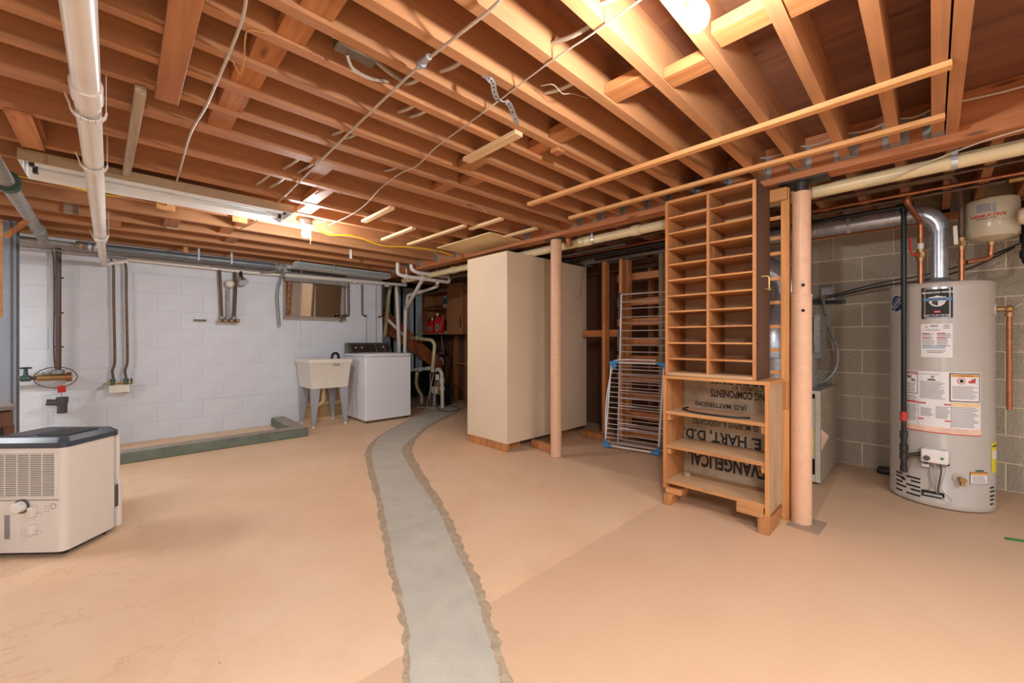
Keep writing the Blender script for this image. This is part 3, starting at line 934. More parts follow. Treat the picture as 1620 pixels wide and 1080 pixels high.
MB().box(kx1 - .06, kx1, ky1 - .06, ky1 - .01, 0, .1145).build('foot', SHELFZ, t)


def sten(string, pl, pr, zc, cap, bold=0.0):
    # the board is upside down: text runs towards +y with its tops pointing down; pl, pr = ends of the line on the board
    ya, yb = pr, pl
    V, _ = text_geom(string, 1.0, 'LEFT', bold, 0)
    w0, w1 = min(v[0] for v in V), max(v[0] for v in V)
    hs = max(v[1] for v in V) - min(v[1] for v in V)
    hc = (max(v[1] for v in V) + min(v[1] for v in V)) / 2
    k = (yb - ya) / (w1 - w0); q = cap / hs
    MB().text(string, 1.0, lambda x, y: (xb - .0008, ya + (x - w0) * k, zc - (y - hc) * q), 'LEFT', bold).build('lettering', INK, bp_, smooth=0)


BX = lambda px: atx(px, 650, xb).y
sten('EVANGELICAL', BX(1089), BX(1211), .272, .098, .035)
sten('CHURCH', BX(1124), BX(1196), .372, .075, .03)
sten('E. HART, D.D.', BX(1081), BX(1204), .448, .085, .03)
sten('BY D. MURPHY & ASSOCIATES', BX(1096), BX(1213), .536, .038, .012)
sten('URBANA , ILL', BX(1122), BX(1180), .568, .026, .01)
sten('(A.D. MATTERSON)', BX(1100), BX(1181), .664, .040, .02)
sten('ING COMPONENTS', BX(1124), BX(1212), .742, .052, .03)
sten('CTURED BY', BX(1157), BX(1208), .787, .026, .01)
sten('IVE BUILDINGS', BX(1124), BX(1208), .822, .036, .03)
# things on the bookcase
tag(MB().tube([(2.84, 1.18, .634), (2.74, 1.17, .637), (2.665, 1.08, .637), (2.645, .95, .637), (2.655, .83, .637), (2.70, .755, .637)], .006, 8, 5).build('rubber_hose', CABLEB), 'bent black rubber hose lying on the upper bookcase shelf', 'hose')
tag(MB().lathe([(.021, .1705), (.021, .195), (.018, .198)], (2.79, 1.165, 0), 16).build('tin_lid', GREYW), 'small round tin standing on the bottom bookcase shelf', 'tin')

# ================================================================== LADDER FRAME BETWEEN BOOKCASE AND COLUMN
t = thing('wooden_ladder', 'upright wooden ladder frame with thin rungs, behind the pigeonhole shelf', 'ladder', (2.96, .9, 0))
lx = 2.925
MB().box(lx, lx + .04, .603, .648, .012, 2.03).build('stile', WOOD('ladder_wood', (218, 156, 92), (188, 122, 66), 'z'), t, bevel=.002)
MB().box(lx, lx + .04, 1.275, 1.315, .012, 2.03).build('stile', MATS['ladder_wood'], t, bevel=.002)
MB().box(lx - .009, lx + .05, .598, .66, 0, .0115).build('foot', SHELFZ, t)
MB().box(lx - .009, lx + .05, 1.27, 1.325, 0, .0115).build('foot', SHELFZ, t)
MB().box(lx - .024, lx - .001, .61, 1.30, 1.955, 2.03).build('head_board', SHELFW, t, bevel=.002)
for z_ in (1.86, 1.735, 1.64, 1.485, 1.335, 1.185, 1.04, .90):
    MB().box(lx + .012, lx + .03, .6485, 1.2745, z_ - .011, z_ + .011).build('rung', SHELFW, t, bevel=.001)
MB().box(lx - .008, lx - .0005, .606, .645, .68, .85).build('cleat', SHELFZ, t, bevel=.002)

# ================================================================== DRYING RACKS
def frame_rack(name, label, bl, br, tilt, height, rails, corner, rod=.0042, side=.008, wires_mat=SILVER):
    """leaning rack: foot points bl, br; tilt = horizontal lean per metre height"""
    t = thing(name, label, 'drying rack', ((bl[0] + br[0]) / 2, (bl[1] + br[1]) / 2, 0))
    P = lambda p, z: Vector((p[0] + tilt * z, p[1], z))
    z0, z1 = .03, height
    for p in (bl, br):
        MB().cyl(P(p, z0), P(p, z1), side, n=10).build('upright', WHITEM if corner else SILVER, t)
    for z_ in (z0, z1):
        MB().cyl(P(bl, z_), P(br, z_), side, n=10).build('rail', WHITEM if corner else SILVER, t)
    for z_ in rails:
        MB().cyl(P(bl, z_), P(br, z_), rod, n=8).build('wire', wires_mat, t)
    if corner:
        e = (Vector((br[0], br[1], 0)) - Vector((bl[0], bl[1], 0))).normalized()
        for p, s_ in ((bl, 1), (br, -1)):
            for z_, u in ((z0, 1), (z1, -1)):
                c = P(p, z_); k = s_ * .075; h = u * .06
                nrm = Vector((-e.y, e.x, 0)) * .0125
                poly = [c + Vector((0, 0, -u * .014)) - e * s_ * .014, c + e * k + Vector((0, 0, -u * .012)), c + e * k + Vector((0, 0, u * .004)), c + e * s_ * .012 + Vector((0, 0, h * .35)), c + e * s_ * .008 + Vector((0, 0, h)), c - e * s_ * .014 + Vector((0, 0, h))]
                MB().extr([q - nrm for q in poly], nrm * 2).build('corner_joint', BLUEP, t, bevel=.002)
    return t


rk = frame_rack('drying_rack', 'folded white wire drying rack with bright blue corner joints, leaning', (3.565, 2.325), (3.66, 1.80), .14, .87,
                [.07, .11, .15, .20, .245, .30, .35, .41, .46, .52, .565, .62, .66, .71, .76, .80, .835], True)
for q in (2.325,):
    MB().tube([(3.595, 2.335, .04), (3.62, 2.345, .45), (3.70, 2.32, .82), (3.705, 2.26, .895), (3.73, 1.86, .905)], .007, 8, 4).build('wing_tube', WHITEM, rk)
    MB().cyl((3.703, 2.30, .80), (3.705, 2.28, .89), .014, n=10).build('corner_joint', BLUEP, rk)
rk2 = frame_rack('drying_rack', 'taller silver wire drying rack standing behind the blue cornered one', (3.72, 2.27), (3.80, 1.70), .045, 1.58,
                 [.12, .19, .24, .33, .42, .50, .58, .68, .74, .80, .98, 1.05, 1.12, 1.20, 1.28, 1.34, 1.43, 1.50], False, rod=.006, side=.009)
for za, zb in ((1.33, 1.60), (.99, 1.22)):
    MB().bar((3.715 + .045 * za, 2.288, za), (3.715 + .045 * zb, 2.288, zb), .022, .012, up=(0, 1, 0)).build('side_clip', CHAR, rk2, bevel=.003)

# ================================================================== WATER HEATER
HC, HR = Vector((4.094, -.035, 0)), .252
HPHI = math.atan2(-HC.y, -HC.x)


def cyl_hit(px, py, C=None, R=None):
    C = C or HC; R = R or HR
    d = _ray(px, py)
    dx, dy = d[0], d[1]
    a = dx * dx + dy * dy; b = -2 * (dx * C.x + dy * C.y); c = C.x ** 2 + C.y ** 2 - R * R
    q = max(b * b - 4 * a * c, 0)
    t_ = (-b - math.sqrt(q)) / (2 * a)
    return math.atan2(dy * t_ - C.y, dx * t_ - C.x) % (2 * PI), CH + d[2] * t_


t = thing('water_heater', 'tall taupe gas water heater with white labels, by the block wall', 'water heater', (HC.x, HC.y, 0))
prof = [(.238, .004), (.250, .010), (.254, .022), (.254, .045), (HR, .048), (HR, 1.455), (.256, 1.458), (.256, 1.470), (.250, 1.480), (.20, 1.487), (.02, 1.489)]
body = MB().lathe(prof, HC, 64).build('tank_jacket', TAUPE, t)


def hp(a0, a1, z0, z1, off, name, mat, par, n=10):
    return MB().patch(HC, HR + .0004 + off, a0, a1, z0, z1, n).build(name, mat, par)


def pxpatch(x0, y0, x1, y1, off, name, mat, par, n=10):
    xm = (x0 + x1) / 2
    a0 = cyl_hit(x0, 600)[0]; a1 = cyl_hit(x1, 600)[0]
    z1 = cyl_hit(xm, y0)[1]; z0 = cyl_hit(xm, y1)[1]
    return hp(min(a0, a1), max(a0, a1), z0, z1, off, name, mat, par, n), (min(a0, a1), max(a0, a1), z0, z1)


def htext(s_, size, ac, zc, off, mat, par, bold=0, shear=0, name='lettering'):
    R_ = HR + off
    # reading direction seen from outside runs towards increasing angle
    MB().text(s_, size, lambda x, y: (HC.x + math.cos(ac + x / R_) * R_, HC.y + math.sin(ac + x / R_) * R_, zc + y), 'CENTER', bold, shear).build(name, mat, par, smooth=0)


def box_uv(r):
    a0, a1, z0, z1 = r
    return lambda u, v: (a0 + (a1 - a0) * u, z0 + (z1 - z0) * v)


def sub(par, r, u0, u1, v0, v1, off, name, mat, n=6):
    f_ = box_uv(r)
    a0, z0 = f_(u0, v0); a1, z1 = f_(u1, v1)
    return hp(a0, a1, z0, z1, off, name, mat, par, n), (a0, a1, z0, z1)


def lines(par, r, u0, u1, v0, v1, n, off, mat=INKG, fill=.45):
    m = MB()
    f_ = box_uv(r)
    for i in range(n):
        v = v1 - (v1 - v0) * (i + .5) / n
        h = (v1 - v0) / n * fill / 2
        a0, za = f_(u0, v - h); a1, zb = f_(u0 + (u1 - u0) * random.uniform(.72, 1), v + h)
        m.patch(HC, HR + off, a0, a1, za, zb, 4)
    m.build('small_print', mat, par)


# badge
bd, r = pxpatch(1458, 454, 1509, 504, .0015, 'badge', CHROME, t)
_, ri = sub(bd, r, .03, .97, .025, .975, .0025, 'badge_border', INK)
sub(bd, r, .09, .90, .035, .965, .0033, 'badge_frame', CHROME)
sub(bd, r, .135, .855, .06, .94, .0040, 'badge_face', INK)
ac = (r[0] + r[1]) / 2; zc = r[2] + (r[3] - r[2]) * .60; sw = (r[1] - r[0]) * HR
sh = []
for k in range(17):
    a = PI + PI * k / 16
    sh.append((math.cos(a) * sw * .27, math.sin(a) * sw * .30))
sh = [(-sw * .27, sw * .12), ] + sh + [(sw * .27, sw * .12), (sw * .09, sw * .15), (0, sw * .19), (-sw * .09, sw * .15)]
m = MB(); R_ = HR + .0052
m.b.faces.new([m.b.verts.new((HC.x + math.cos(ac + x / R_) * R_, HC.y + math.sin(ac + x / R_) * R_, zc + y)) for x, y in sh])
ex = bmesh.ops.extrude_face_region(m.b, geom=m.b.faces[:])
bmesh.ops.translate(m.b, verts=[v for v in ex['geom'] if isinstance(v, bmesh.types.BMVert)], vec=(-.0006, 0, 0))
m.build('shield', PAPER, bd, smooth=0)
f_ = box_uv(r)
sub(bd, r, .07, .93, .565, .665, .0066, 'banner', BLUEB)
htext('BRADFORD WHITE', .0165, ac, f_(0, .83)[1], .0052, PAPER, bd, .0004)
htext('DEFENDER', .0165, ac, f_(0, .615)[1], .0078, NAVY, bd, .0005)
htext('SAFETY SYSTEM', .009, ac, f_(0, .50)[1], .0064, INKG, bd)
sub(bd, r, .40, .60, .19, .26, .0052, 'red_tab', INKR)
htext('GAS', .011, ac, f_(0, .225)[1], .0062, PAPER, bd)
htext('BUILT TO BE THE BEST', .012, ac, f_(0, .11)[1], .0052, PAPER, bd, .0002)
# blue round badge
a_, z_ = cyl_hit(1419, 480)
m = MB(); R_ = HR + .0012
def disc(rx, rz, off, mat, name, par, rot=0):
    m = MB(); R_ = HR + off
    pts = []
    for k in range(28):
        q = 2 * PI * k / 28
        x, y = math.cos(q) * rx, math.sin(q) * rz
        x, y = x * math.cos(rot) - y * math.sin(rot), x * math.sin(rot) + y * math.cos(rot)
        pts.append((HC.x + math.cos(a_ + x / R_) * R_, HC.y + math.sin(a_ + x / R_) * R_, z_ + y))
    o = Vector((math.cos(a_), math.sin(a_), 0)) * .0006
    m.extr(pts, o)
    return m.build(name, mat, par)
rb = disc(.060, .062, .0008, PAPER, 'round_badge', t)
disc(.055, .057, .0018, NAVY, 'badge_face', rb)
disc(.072, .024, .0028, PAPER, 'banner_edge', rb, .75)
disc(.068, .020, .0038, NAVY, 'banner', rb, .75)
c_, s_ = math.cos(.75), math.sin(.75)
R_ = HR + .0050
MB().text('Hydrojet', .026, lambda x, y: (HC.x + math.cos(a_ + (x * c_ - y * s_) / R_) * R_, HC.y + math.sin(a_ + (x * c_ - y * s_) / R_) * R_, z_ + x * s_ + y * c_), 'CENTER', .0005).build('lettering', PAPER, rb, smooth=0)
# paper form
fm, r = pxpatch(1457, 512, 1507, 565, .0006, 'paper_form', PAPER, t)
lines(fm, r, .05, .45, .32, .72, 8, .0022); lines(fm, r, .52, .95, .32, .72, 8, .0022)
lines(fm, r, .05, .30, .69, .74, 1, .0026, INKR); lines(fm, r, .52, .80, .69, .74, 1, .0026, INKR)
lines(fm, r, .05, .30, .56, .61, 1, .0026, INKR); lines(fm, r, .52, .80, .56, .61, 1, .0026, INKR)
lines(fm, r, .30, .62, .90, .97, 2, .0022, NAVY); lines(fm, r, .72, .96, .84, .97, 4, .0022)
lines(fm, r, .14, .26, .88, .95, 2, .0026, INKR); lines(fm, r, .08, .13, .80, .85, 1, .0026, INKR)
lines(fm, r, .16, .66, .79, .85, 2, .0022); lines(fm, r, .05, .95, .255, .36, 2, .0026, BLUEB); lines(fm, r, .20, .80, .12, .22, 2, .0022)
# pale label sheet with its panels
ls, r = pxpatch(1433, 588, 1551, 686, .0006, 'label_sheet', PAPER, t, 20)
def panel(u0, u1, v0, v1, border, head=None, nl=8, name='warning_panel'):
    p_, rr = sub(ls, r, u0, u1, v0, v1, .0016, name, border)
    sub(p_, rr, .035, .965, .03, .97, .0026, 'panel_face', PAPER)
    if head: sub(p_, rr, .05, .95, .87, .955, .0036, 'panel_head', head)
    return p_, rr
p_, rr = panel(.01, .19, .615, .985, INK, INKR)
lines(p_, rr, .12, .88, .07, .50, 7, .0038); htext('DANGER', .013, (rr[0] + rr[1]) / 2, box_uv(rr)(0, .912)[1], .0050, PAPER, p_)
lines(p_, rr, .10, .55, .70, .82, 2, .0040, INK, .7); lines(p_, rr, .48, .85, .56, .68, 2, .0040, INK, .7)
p_, rr = panel(.585, .985, .53, .985, INK, INKO)
lines(p_, rr, .08, .94, .10, .56, 13, .0038); htext('WARNING', .014, (rr[0] + rr[1]) / 2, box_uv(rr)(0, .912)[1], .0050, INK, p_)
a_, z_ = box_uv(rr)(.36, .73)
disc(.020, .021, .0042, INKR, 'prohibition_ring', p_); disc(.016, .017, .0050, PAPER, 'ring_inside', p_); disc(.010, .011, .0058, INK, 'symbol', p_)
lines(p_, rr, .58, .84, .66, .74, 2, .0042, INKR, .9); lines(p_, rr, .68, .84, .72, .80, 2, .0042, INKR, .9); lines(p_, rr, .78, .84, .78, .83, 1, .0042, INK, .9)
lines(ls, r, .22, .55, .55, .84, 14, .0020); lines(ls, r, .32, .45, .85, .875, 1, .0024, INK, .9); lines(ls, r, .36, .41, .885, .93, 2, .0024, INKG, .8)
lines(ls, r, .20, .55, .945, .965, 1, .0020); lines(ls, r, .02, .18, .48, .59, 4, .0020)
for (u0, u1, v0, v1) in ((.02, .19, .16, .44), (.61, .985, .12, .45)):
    lines(ls, r, u0, u1, v0, v1, 14, .0020)
lines(ls, r, .23, .40, .26, .40, 8, .0020); lines(ls, r, .42, .60, .24, .44, 11, .0020)
for (u0, u1, v0, v1) in ((.20, .30, .465, .485), (.52, .60, .465, .485), (.20, .27, .20, .22), (.53, .60, .20, .22), (.02, .19, .465, .49)):
    sub(ls, r, u0, u1, v0, v1, .0024, 'red_bar', INKR)
sub(ls, r, .62, .985, .455, .515, .0024, 'peach_bar', M('light_orange', (242, 206, 150), .6))
sub(ls, r, .0, 1, .012, .10, .0018, 'peach_strip', PEACHP, 20); sub(ls, r, .0, 1, 0, .012, .0024, 'red_line', INKR, 20)
for u in (.198, .605):
    sub(ls, r, u, u + .004, .11, .53, .0026, 'rule', INKG, 2)
# dark smudge
# valve control
a_, z_ = cyl_hit(1480, 719)
ctr = Vector((HC.x + math.cos(a_) * (HR + .04), HC.y + math.sin(a_) * (HR + .04), z_))
e_ = Vector((-math.sin(a_), math.cos(a_), 0)); nn = Vector((math.cos(a_), math.sin(a_), 0))
def hbox(uc, zc_, nc, u, z, n_, name, mat, par, bev=.004):
    c = ctr + e_ * uc + nn * nc + Vector((0, 0, zc_))
    P = []
    for zz in (-z / 2, z / 2):
        for a, b in ((-1, -1), (1, -1), (1, 1), (-1, 1)):
            P.append(c + e_ * a * u / 2 + nn * b * n_ / 2 + Vector((0, 0, zz)))
    return MB().hexa(P).build(name, mat, par, bevel=bev, seg=2)
gv = hbox(0, 0, 0, .125, .088, .078, 'gas_control', PORC, t, .01)
k = ctr + e_ * -.034 + nn * .0395 + Vector((0, 0, -.014))
MB().cyl(k, k + nn * .012, .017, .015, n=18).build('knob', CHAR, gv)
k = ctr + e_ * .035 + nn * .0392 + Vector((0, 0, -.005))
MB().cyl(k, k + nn * .002, .008, n=12).build('green_light', GREENP, gv)
hbox(.055, -.047, -.01, .02, .012, .03, 'connector', BLACKP, gv, .002); hbox(-.04, -.05, -.005, .014, .02, .02, 'connector', BLACKP, gv, .002)
# burner access window, wires
bz = cyl_hit(1478, 784)[1]
hbox(-.012, bz - z_ + .008, -.040, .105, .04, .008, 'burner_plate', BLACKI, t, .002)
bx = hbox(-.012, bz - z_ + .005, -.034, .085, .014, .006, 'burner_bracket', GALV, t, .002)
G = lambda u, z, n=-.028: ctr + e_ * u + nn * n + Vector((0, 0, z - z_))
zt = z_ - .046
MB().tube([G(0, zt, -.01), G(-.004, zt - .06, -.012), G(.006, bz + .05, -.025), G(.010, bz + .02, -.032)], .004, 7, 5).build('gas_tube', GALV, t)
MB().tube([G(.02, zt, -.01), G(.028, zt - .05, -.015), G(.014, bz + .06, -.022), G(.018, bz + .015, -.03)], .004, 7, 5).build('gas_tube', COPPERD, t)
MB().tube([G(.045, zt, -.01), G(.05, zt - .05), G(.03, bz + .06), G(.075, bz + .01), G(.07, bz - .025), G(.03, bz + .0)], .0028, 6, 5).build('wire', PVC, t)
MB().tube([G(-.02, zt, -.01), G(-.03, zt - .05), G(-.018, bz + .06), G(-.045, bz + .03)], .0026, 6, 5).build('wire', INKG, t)
hbox(-.045, -.075, -.02, .036, .022, .008, 'paper_tag', PAPER, t, .002)
# drain valve
a2, z2 = cyl_hit(1517, 756)
n2 = Vector((math.cos(a2), math.sin(a2), 0)); p2 = Vector((HC.x, HC.y, z2)) + n2 * HR
dv = MB().cyl(p2 - n2 * .002, p2 + n2 * .006, .032, n=24).build('drain_escutcheon', TAUPE, t)
MB().cyl(p2 + n2 * .0062, p2 + n2 * .05, .012, n=14).cyl(p2 + n2 * .03 + Vector((0, 0, -.004)), p2 + n2 * .045 + Vector((0, 0, -.035)), .011, .013, n=14).build('drain_valve', BRASS, dv)
MB().cyl(p2 + n2 * .0502, p2 + n2 * .058, .017, n=8).build('valve_knob', BRASS, dv)
# orange warning sticker, tab, yellow energy label
w_, rr = pxpatch(1534, 747, 1562, 766, .0006, 'warning_sticker', INK, t, 5)
sub(w_, rr, .03, .97, .04, .96, .0016, 'sticker_face', PAPER, 5); sub(w_, rr, .03, .97, .78, .96, .0026, 'sticker_head', INKO, 5); lines(w_, rr, .1, .92, .1, .72, 6, .0028)
pxpatch(1543, 743.5, 1556, 746, .0006, 'plate', GREENV, t, 3)
yl_, rr = pxpatch(1568, 700, 1575.5, 747, .0015, 'energy_label', YLAB, t, 4)
sub(yl_, rr, .1, .9, .45, .72, .0026, 'label_panel', PAPER, 4); sub(yl_, rr, .1, .9, .86, .91, .0026, 'label_bar', INK, 4)
# louvres
for x0, x1, y0 in ((1418, 1428, 747), (1418, 1431, 753), (1418, 1428, 759.5), (1418, 1434, 767), (1418, 1428, 773.5), (1434, 1456, 755), (1441, 1456, 761.5), (1434, 1456, 768), (1441, 1456, 775), (1434, 1456, 781.5), (1426, 1433, 757),
                   (1566, 1572, 771), (1566, 1573, 777), (1566, 1573, 784), (1566, 1572, 790), (1566, 1571, 797)):
    pxpatch(x0, y0 - 1.2, x1, y0 + 1.4, .0004, 'louvre', DARKIN, t, 3)
# flue hood on top and top fittings
MB().lathe([(.095, 1.4875), (.092, 1.50), (.052, 1.522), (.046, 1.53)], HC, 24).build('draft_hood', GALVD, t)
# relief valve on the right side
a3, z3 = cyl_hit(1573, 489)
a3 = math.radians(262)
n3 = Vector((math.cos(a3), math.sin(a3), 0)); p3 = Vector((HC.x, HC.y, z3)) + n3 * HR
MB().cyl(p3 - n3 * .003, p3 + n3 * .004, .04, n=24).build('escutcheon', TAUPE, t)
rv = MB().cyl(p3 + n3 * .0045, p3 + n3 * .05, .016, n=14).sphere(p3 + n3 * .055, .024, 12).build('relief_valve', BRASS, t)
q3 = p3 + n3 * .055
MB().cyl(q3 + Vector((0, 0, -.022)), q3 + Vector((0, 0, -.05)), .019, n=14).build('union', BRASS, rv)
MB().cyl(q3 + Vector((0, 0, -.0505)), (q3.x, q3.y, .66), .0135, n=14).build('discharge_pipe', COPPER, t)
MB().bar(q3 + n3 * .024 + Vector((0, 0, .005)), q3 + n3 * .05 + Vector((0, 0, .035)), .012, .004).build('test_lever', CHROME, rv, bevel=.001)

# flue pipe
t = thing('flue_pipe', 'shiny galvanised flue pipe bending from heater top along block wall', 'pipe', (HC.x, HC.y, 1.53))
fp = [HC + Vector((0, 0, 1.531)), HC + Vector((0, 0, 1.86))]
MB().cyl(fp[0], fp[1], .044, n=28).build('vertical_pipe', GALV, t)
arc = []
hz = 2.0; hr = .062
for k in range(7):
    a = (PI / 2) * k / 6
    arc.append(HC + Vector((0, .13 * (1 - math.cos(a)), 1.86 + .14 * math.sin(a))))
MB().tube(arc, [.046, .05, .054, .057, .059, .061, .063], 24).build('elbow', GALV, t, smooth=12)
MB().cyl(arc[-1], (HC.x, 1.0, 2.0), .0605, n=28).build('horizontal_pipe', GALV, t)
for y_ in (.22, .62, .66):
    MB().lathe([(.0613, -.004), (.0625, 0), (.0613, .004)], (HC.x, y_, 2.0), 28, axis='y', caps=False).build('seam_ring', GALV, t)
MB().bar((HC.x - .066, .45, 1.99), (HC.x - .066, .45, 2.105), .022, .002, up=(1, 0, 0)).bar((HC.x - .066, .45, 1.99), (HC.x - .02, .45, 1.93), .022, .002, up=(0, 0, 1)).build('hanger_strap', GALV, t)

# gas line
t = thing('gas_pipe', 'black iron gas pipe dropping to the water heater control', 'pipe', (3.80, .133, .2))
gx, gy = 3.80, .133
gp = MB()
gp.cyl((gx, gy, .62), (gx, gy, 1.985), .0145, n=14)
gp.build('riser', BLACKI, t)
MB().pipe([(gx, gy, 1.9855), (gx, gy, 2.0), (gx, gy + .02, 2.0), (gx, 2.6, 1.99)], .0145, 12, bend=.02).build('overhead_pipe', BLACKI, t)
MB().cyl((gx, gy, 1.96), (gx, gy, 2.01), .021, n=14).cyl((gx, gy, 2.0), (gx, gy + .04, 2.0), .021, n=14).build('elbow_fitting', BLACKI, t)
MB().cyl((gx, gy, .56), (gx, gy, .6195), .019, n=14).build('red_sealed_coupling', M('red_sealant', (196, 62, 44), .6), t)
MB().cyl((gx, gy, .49), (gx, gy, .5595), .014, n=14).cyl((gx, gy, .44), (gx, gy, .4895), .02, n=8).build('union', DKSTEEL, t)
MB().cyl((gx, gy, .25), (gx, gy, .4395), .0165, n=14).cyl((gx, gy, .355), (gx, gy, .40), .022, n=14).cyl((gx, gy, .30), (gx, gy, .345), .022, n=14).cyl((gx, gy, .215), (gx, gy, .2495), .02, n=14).build('drip_leg', DKSTEEL, t)
p_ = ctr - e_ * .0 
MB().cyl((gx, gy, .325), ctr + e_ * -.063 + nn * .004 + Vector((0, 0, 0)), .0125, n=12).build('branch_pipe', DKSTEEL, t)

# copper risers
def riser(name, label, x, y, ztop, mat_seq, lever, tee_x):
    t = thing(name, label, 'pipe', (x, y, 1.485))
    return t
t = thing('copper_riser', 'copper pipe with red lever valve rising from left of heater top', 'pipe', (3.97, .06, 1.49))
hx, hy = 3.93, .055
MB().cyl((hx, hy, 1.478), (hx, hy, 1.64), .0155, n=14).build('lower_pipe', COPPER, t)
vb = MB().cyl((hx, hy, 1.6405), (hx, hy, 1.72), .021, n=14).cyl((hx, hy, 1.665), (hx, hy, 1.70), .026, n=8).build('valve_body', BRASS, t)
MB().tube([(hx - .02, hy + .01, 1.68), (hx - .035, hy + .03, 1.682), (hx - .045, hy + .045, 1.71), (hx - .05, hy + .05, 1.80)], .006, 8, 4).build('valve_lever', REDP, vb)
MB().cyl((hx, hy, 1.7205), (hx, hy, 1.76), .016, n=14).build('white_sleeve', PVC, t)
MB().pipe([(hx, hy, 1.7605), (hx, hy, 1.90), (3.62, .112, 1.98), (3.62, .112, 2.024)], .0155, 12).build('upper_pipe', COPPER, t)
t = thing('copper_riser', 'copper pipe with white tagged valve rising beside the expansion tank', 'pipe', (4.05, -.12, 1.49))
hx, hy = 4.02, -.135
MB().cyl((hx, hy, 1.478), (hx, hy, 1.70), .0155, n=14).cyl((hx, hy, 1.60), (hx, hy, 1.63), .022, n=12).build('lower_pipe', COPPER, t)
vb = MB().cyl((hx, hy, 1.7005), (hx, hy, 1.78), .021, n=14).cyl((hx, hy, 1.725), (hx, hy, 1.755), .026, n=8).build('valve_body', BRASS, t)
MB().bar((hx - .03, hy + .025, 1.735), (hx - .03, hy + .03, 1.86), .02, .006, up=(1, 0, 0)).build('valve_lever', PORC, vb, bevel=.002)
MB().pipe([(hx, hy, 1.7805), (hx, hy, 1.98), (3.86, -.115, 2.07), (3.55, -.075, 2.076), (3.55, .04, 2.076), (3.55, .5, 2.076)], .0155, 12).build('upper_pipe', COPPERD, t)
MB().pipe([(hx, hy - .022, 1.615), (4.06, -.24, 1.63), (4.07, -.262, 1.64), (4.07, -.268, 1.715)], .014, 12).build('tank_branch', COPPER, t)

# expansion tank
EC = Vector((4.07, -.268, 0)); ER = .118
t = thing('expansion_tank', 'beige expansion tank on copper pipe above right of the heater', 'tank', (EC.x, EC.y, 1.715))
MB().lathe([(.012, 1.716), (.014, 1.74), (.06, 1.748), (.105, 1.766), (ER, 1.79), (ER, 1.853), (ER + .0015, 1.855), (ER, 1.857), (ER, 1.99), (.113, 2.005), (.085, 2.022), (.02, 2.03)], EC, 40).build('tank_shell', TANKP, t)
MB().lathe([(.02, 1.7155), (.02, 1.739)], EC, 14, caps=True).build('brass_collar', BRASS, t)
MB().lathe([(.012, 2.0305), (.011, 2.042), (.004, 2.046)], EC, 12).build('valve_cap', PORC, t)
def tpatch(x0, y0, x1, y1, off, name, mat, n=5):
    a0 = cyl_hit(x0, 350, EC, ER)[0]; a1 = cyl_hit(x1, 350, EC, ER)[0]; xm = (x0 + x1) / 2
    return MB().patch(EC, ER + off, min(a0, a1), max(a0, a1), cyl_hit(xm, y1, EC, ER)[1], cyl_hit(xm, y0, EC, ER)[1], n).build(name, mat, t)
tpatch(1545, 322, 1568, 335.5, .0005, 'printed_panel', INKG); tpatch(1570, 320, 1576, 334.5, .0005, 'printed_panel', GALVD)
a_, z_ = cyl_hit(1560, 341, EC, ER)
MB().text('THERM-X-TROL', .024, lambda x, y: (EC.x + math.cos(a_ + x / ER) * (ER + .001), EC.y + math.sin(a_ + x / ER) * (ER + .001), z_ + y), 'CENTER', .0008, .3).build('lettering', INKR, t, smooth=0)
MB().text('EXPANSION TANK', .010, lambda x, y: (EC.x + math.cos(a_ + x / ER) * (ER + .001), EC.y + math.sin(a_ + x / ER) * (ER + .001), z_ - .018 + y), 'CENTER', .0003, .2).build('lettering', INK, t, smooth=0)

# second tank edge at the frame's right border, black pipe below it
t = thing('pressure_tank', 'cream domed tank end beside the expansion tank at picture edge', 'tank', (3.75, -.45, 1.78))
tip = atx(1609, 343, 3.95)
MB().lathe([(.055, -.40), (.055, -.075), (.052, -.025), (.04, -.006), (.005, 0)], (3.95, tip.y, tip.z), 20, axis='y').build('tank_shell', CREAM, t)
MB().bar((3.95, tip.y - .10, tip.z + .054), (3.95, tip.y - .10, 2.105), .012, .012).build('hanger', BLACKI, t)
tag(MB().pipe([(4.28, -.43, 2.02), (4.28, -.43, 1.60), (4.26, -.50, 1.585), (4.26, -.60, 1.585)], .022, 12).cyl((4.28, -.43, 1.74), (4.28, -.43, 1.80), .03, n=12).cyl((4.28, -.43, 1.64), (4.28, -.43, 1.69), .03, n=12).build('drain_pipe', DKSTEEL),
    'dark iron elbow pipe hanging below the cream domed tank', 'pipe')
tag(MB().tube([(4.5, -.4, 1.75), (4.46, -.2, 1.63), (4.44, .05, 1.56), (4.5, .3, 1.545), (4.6, .75, 1.46), (4.62, .86, 1.455)], .007, 7, 6).tube([(4.5, -.42, 1.77), (4.47, -.2, 1.665), (4.45, .05, 1.60), (4.5, .3, 1.57), (4.6, .75, 1.475), (4.62, .86, 1.47)], .006, 7, 6).build('cable', CABLEB), 'black cables strung on the block wall behind the heater', 'cable')

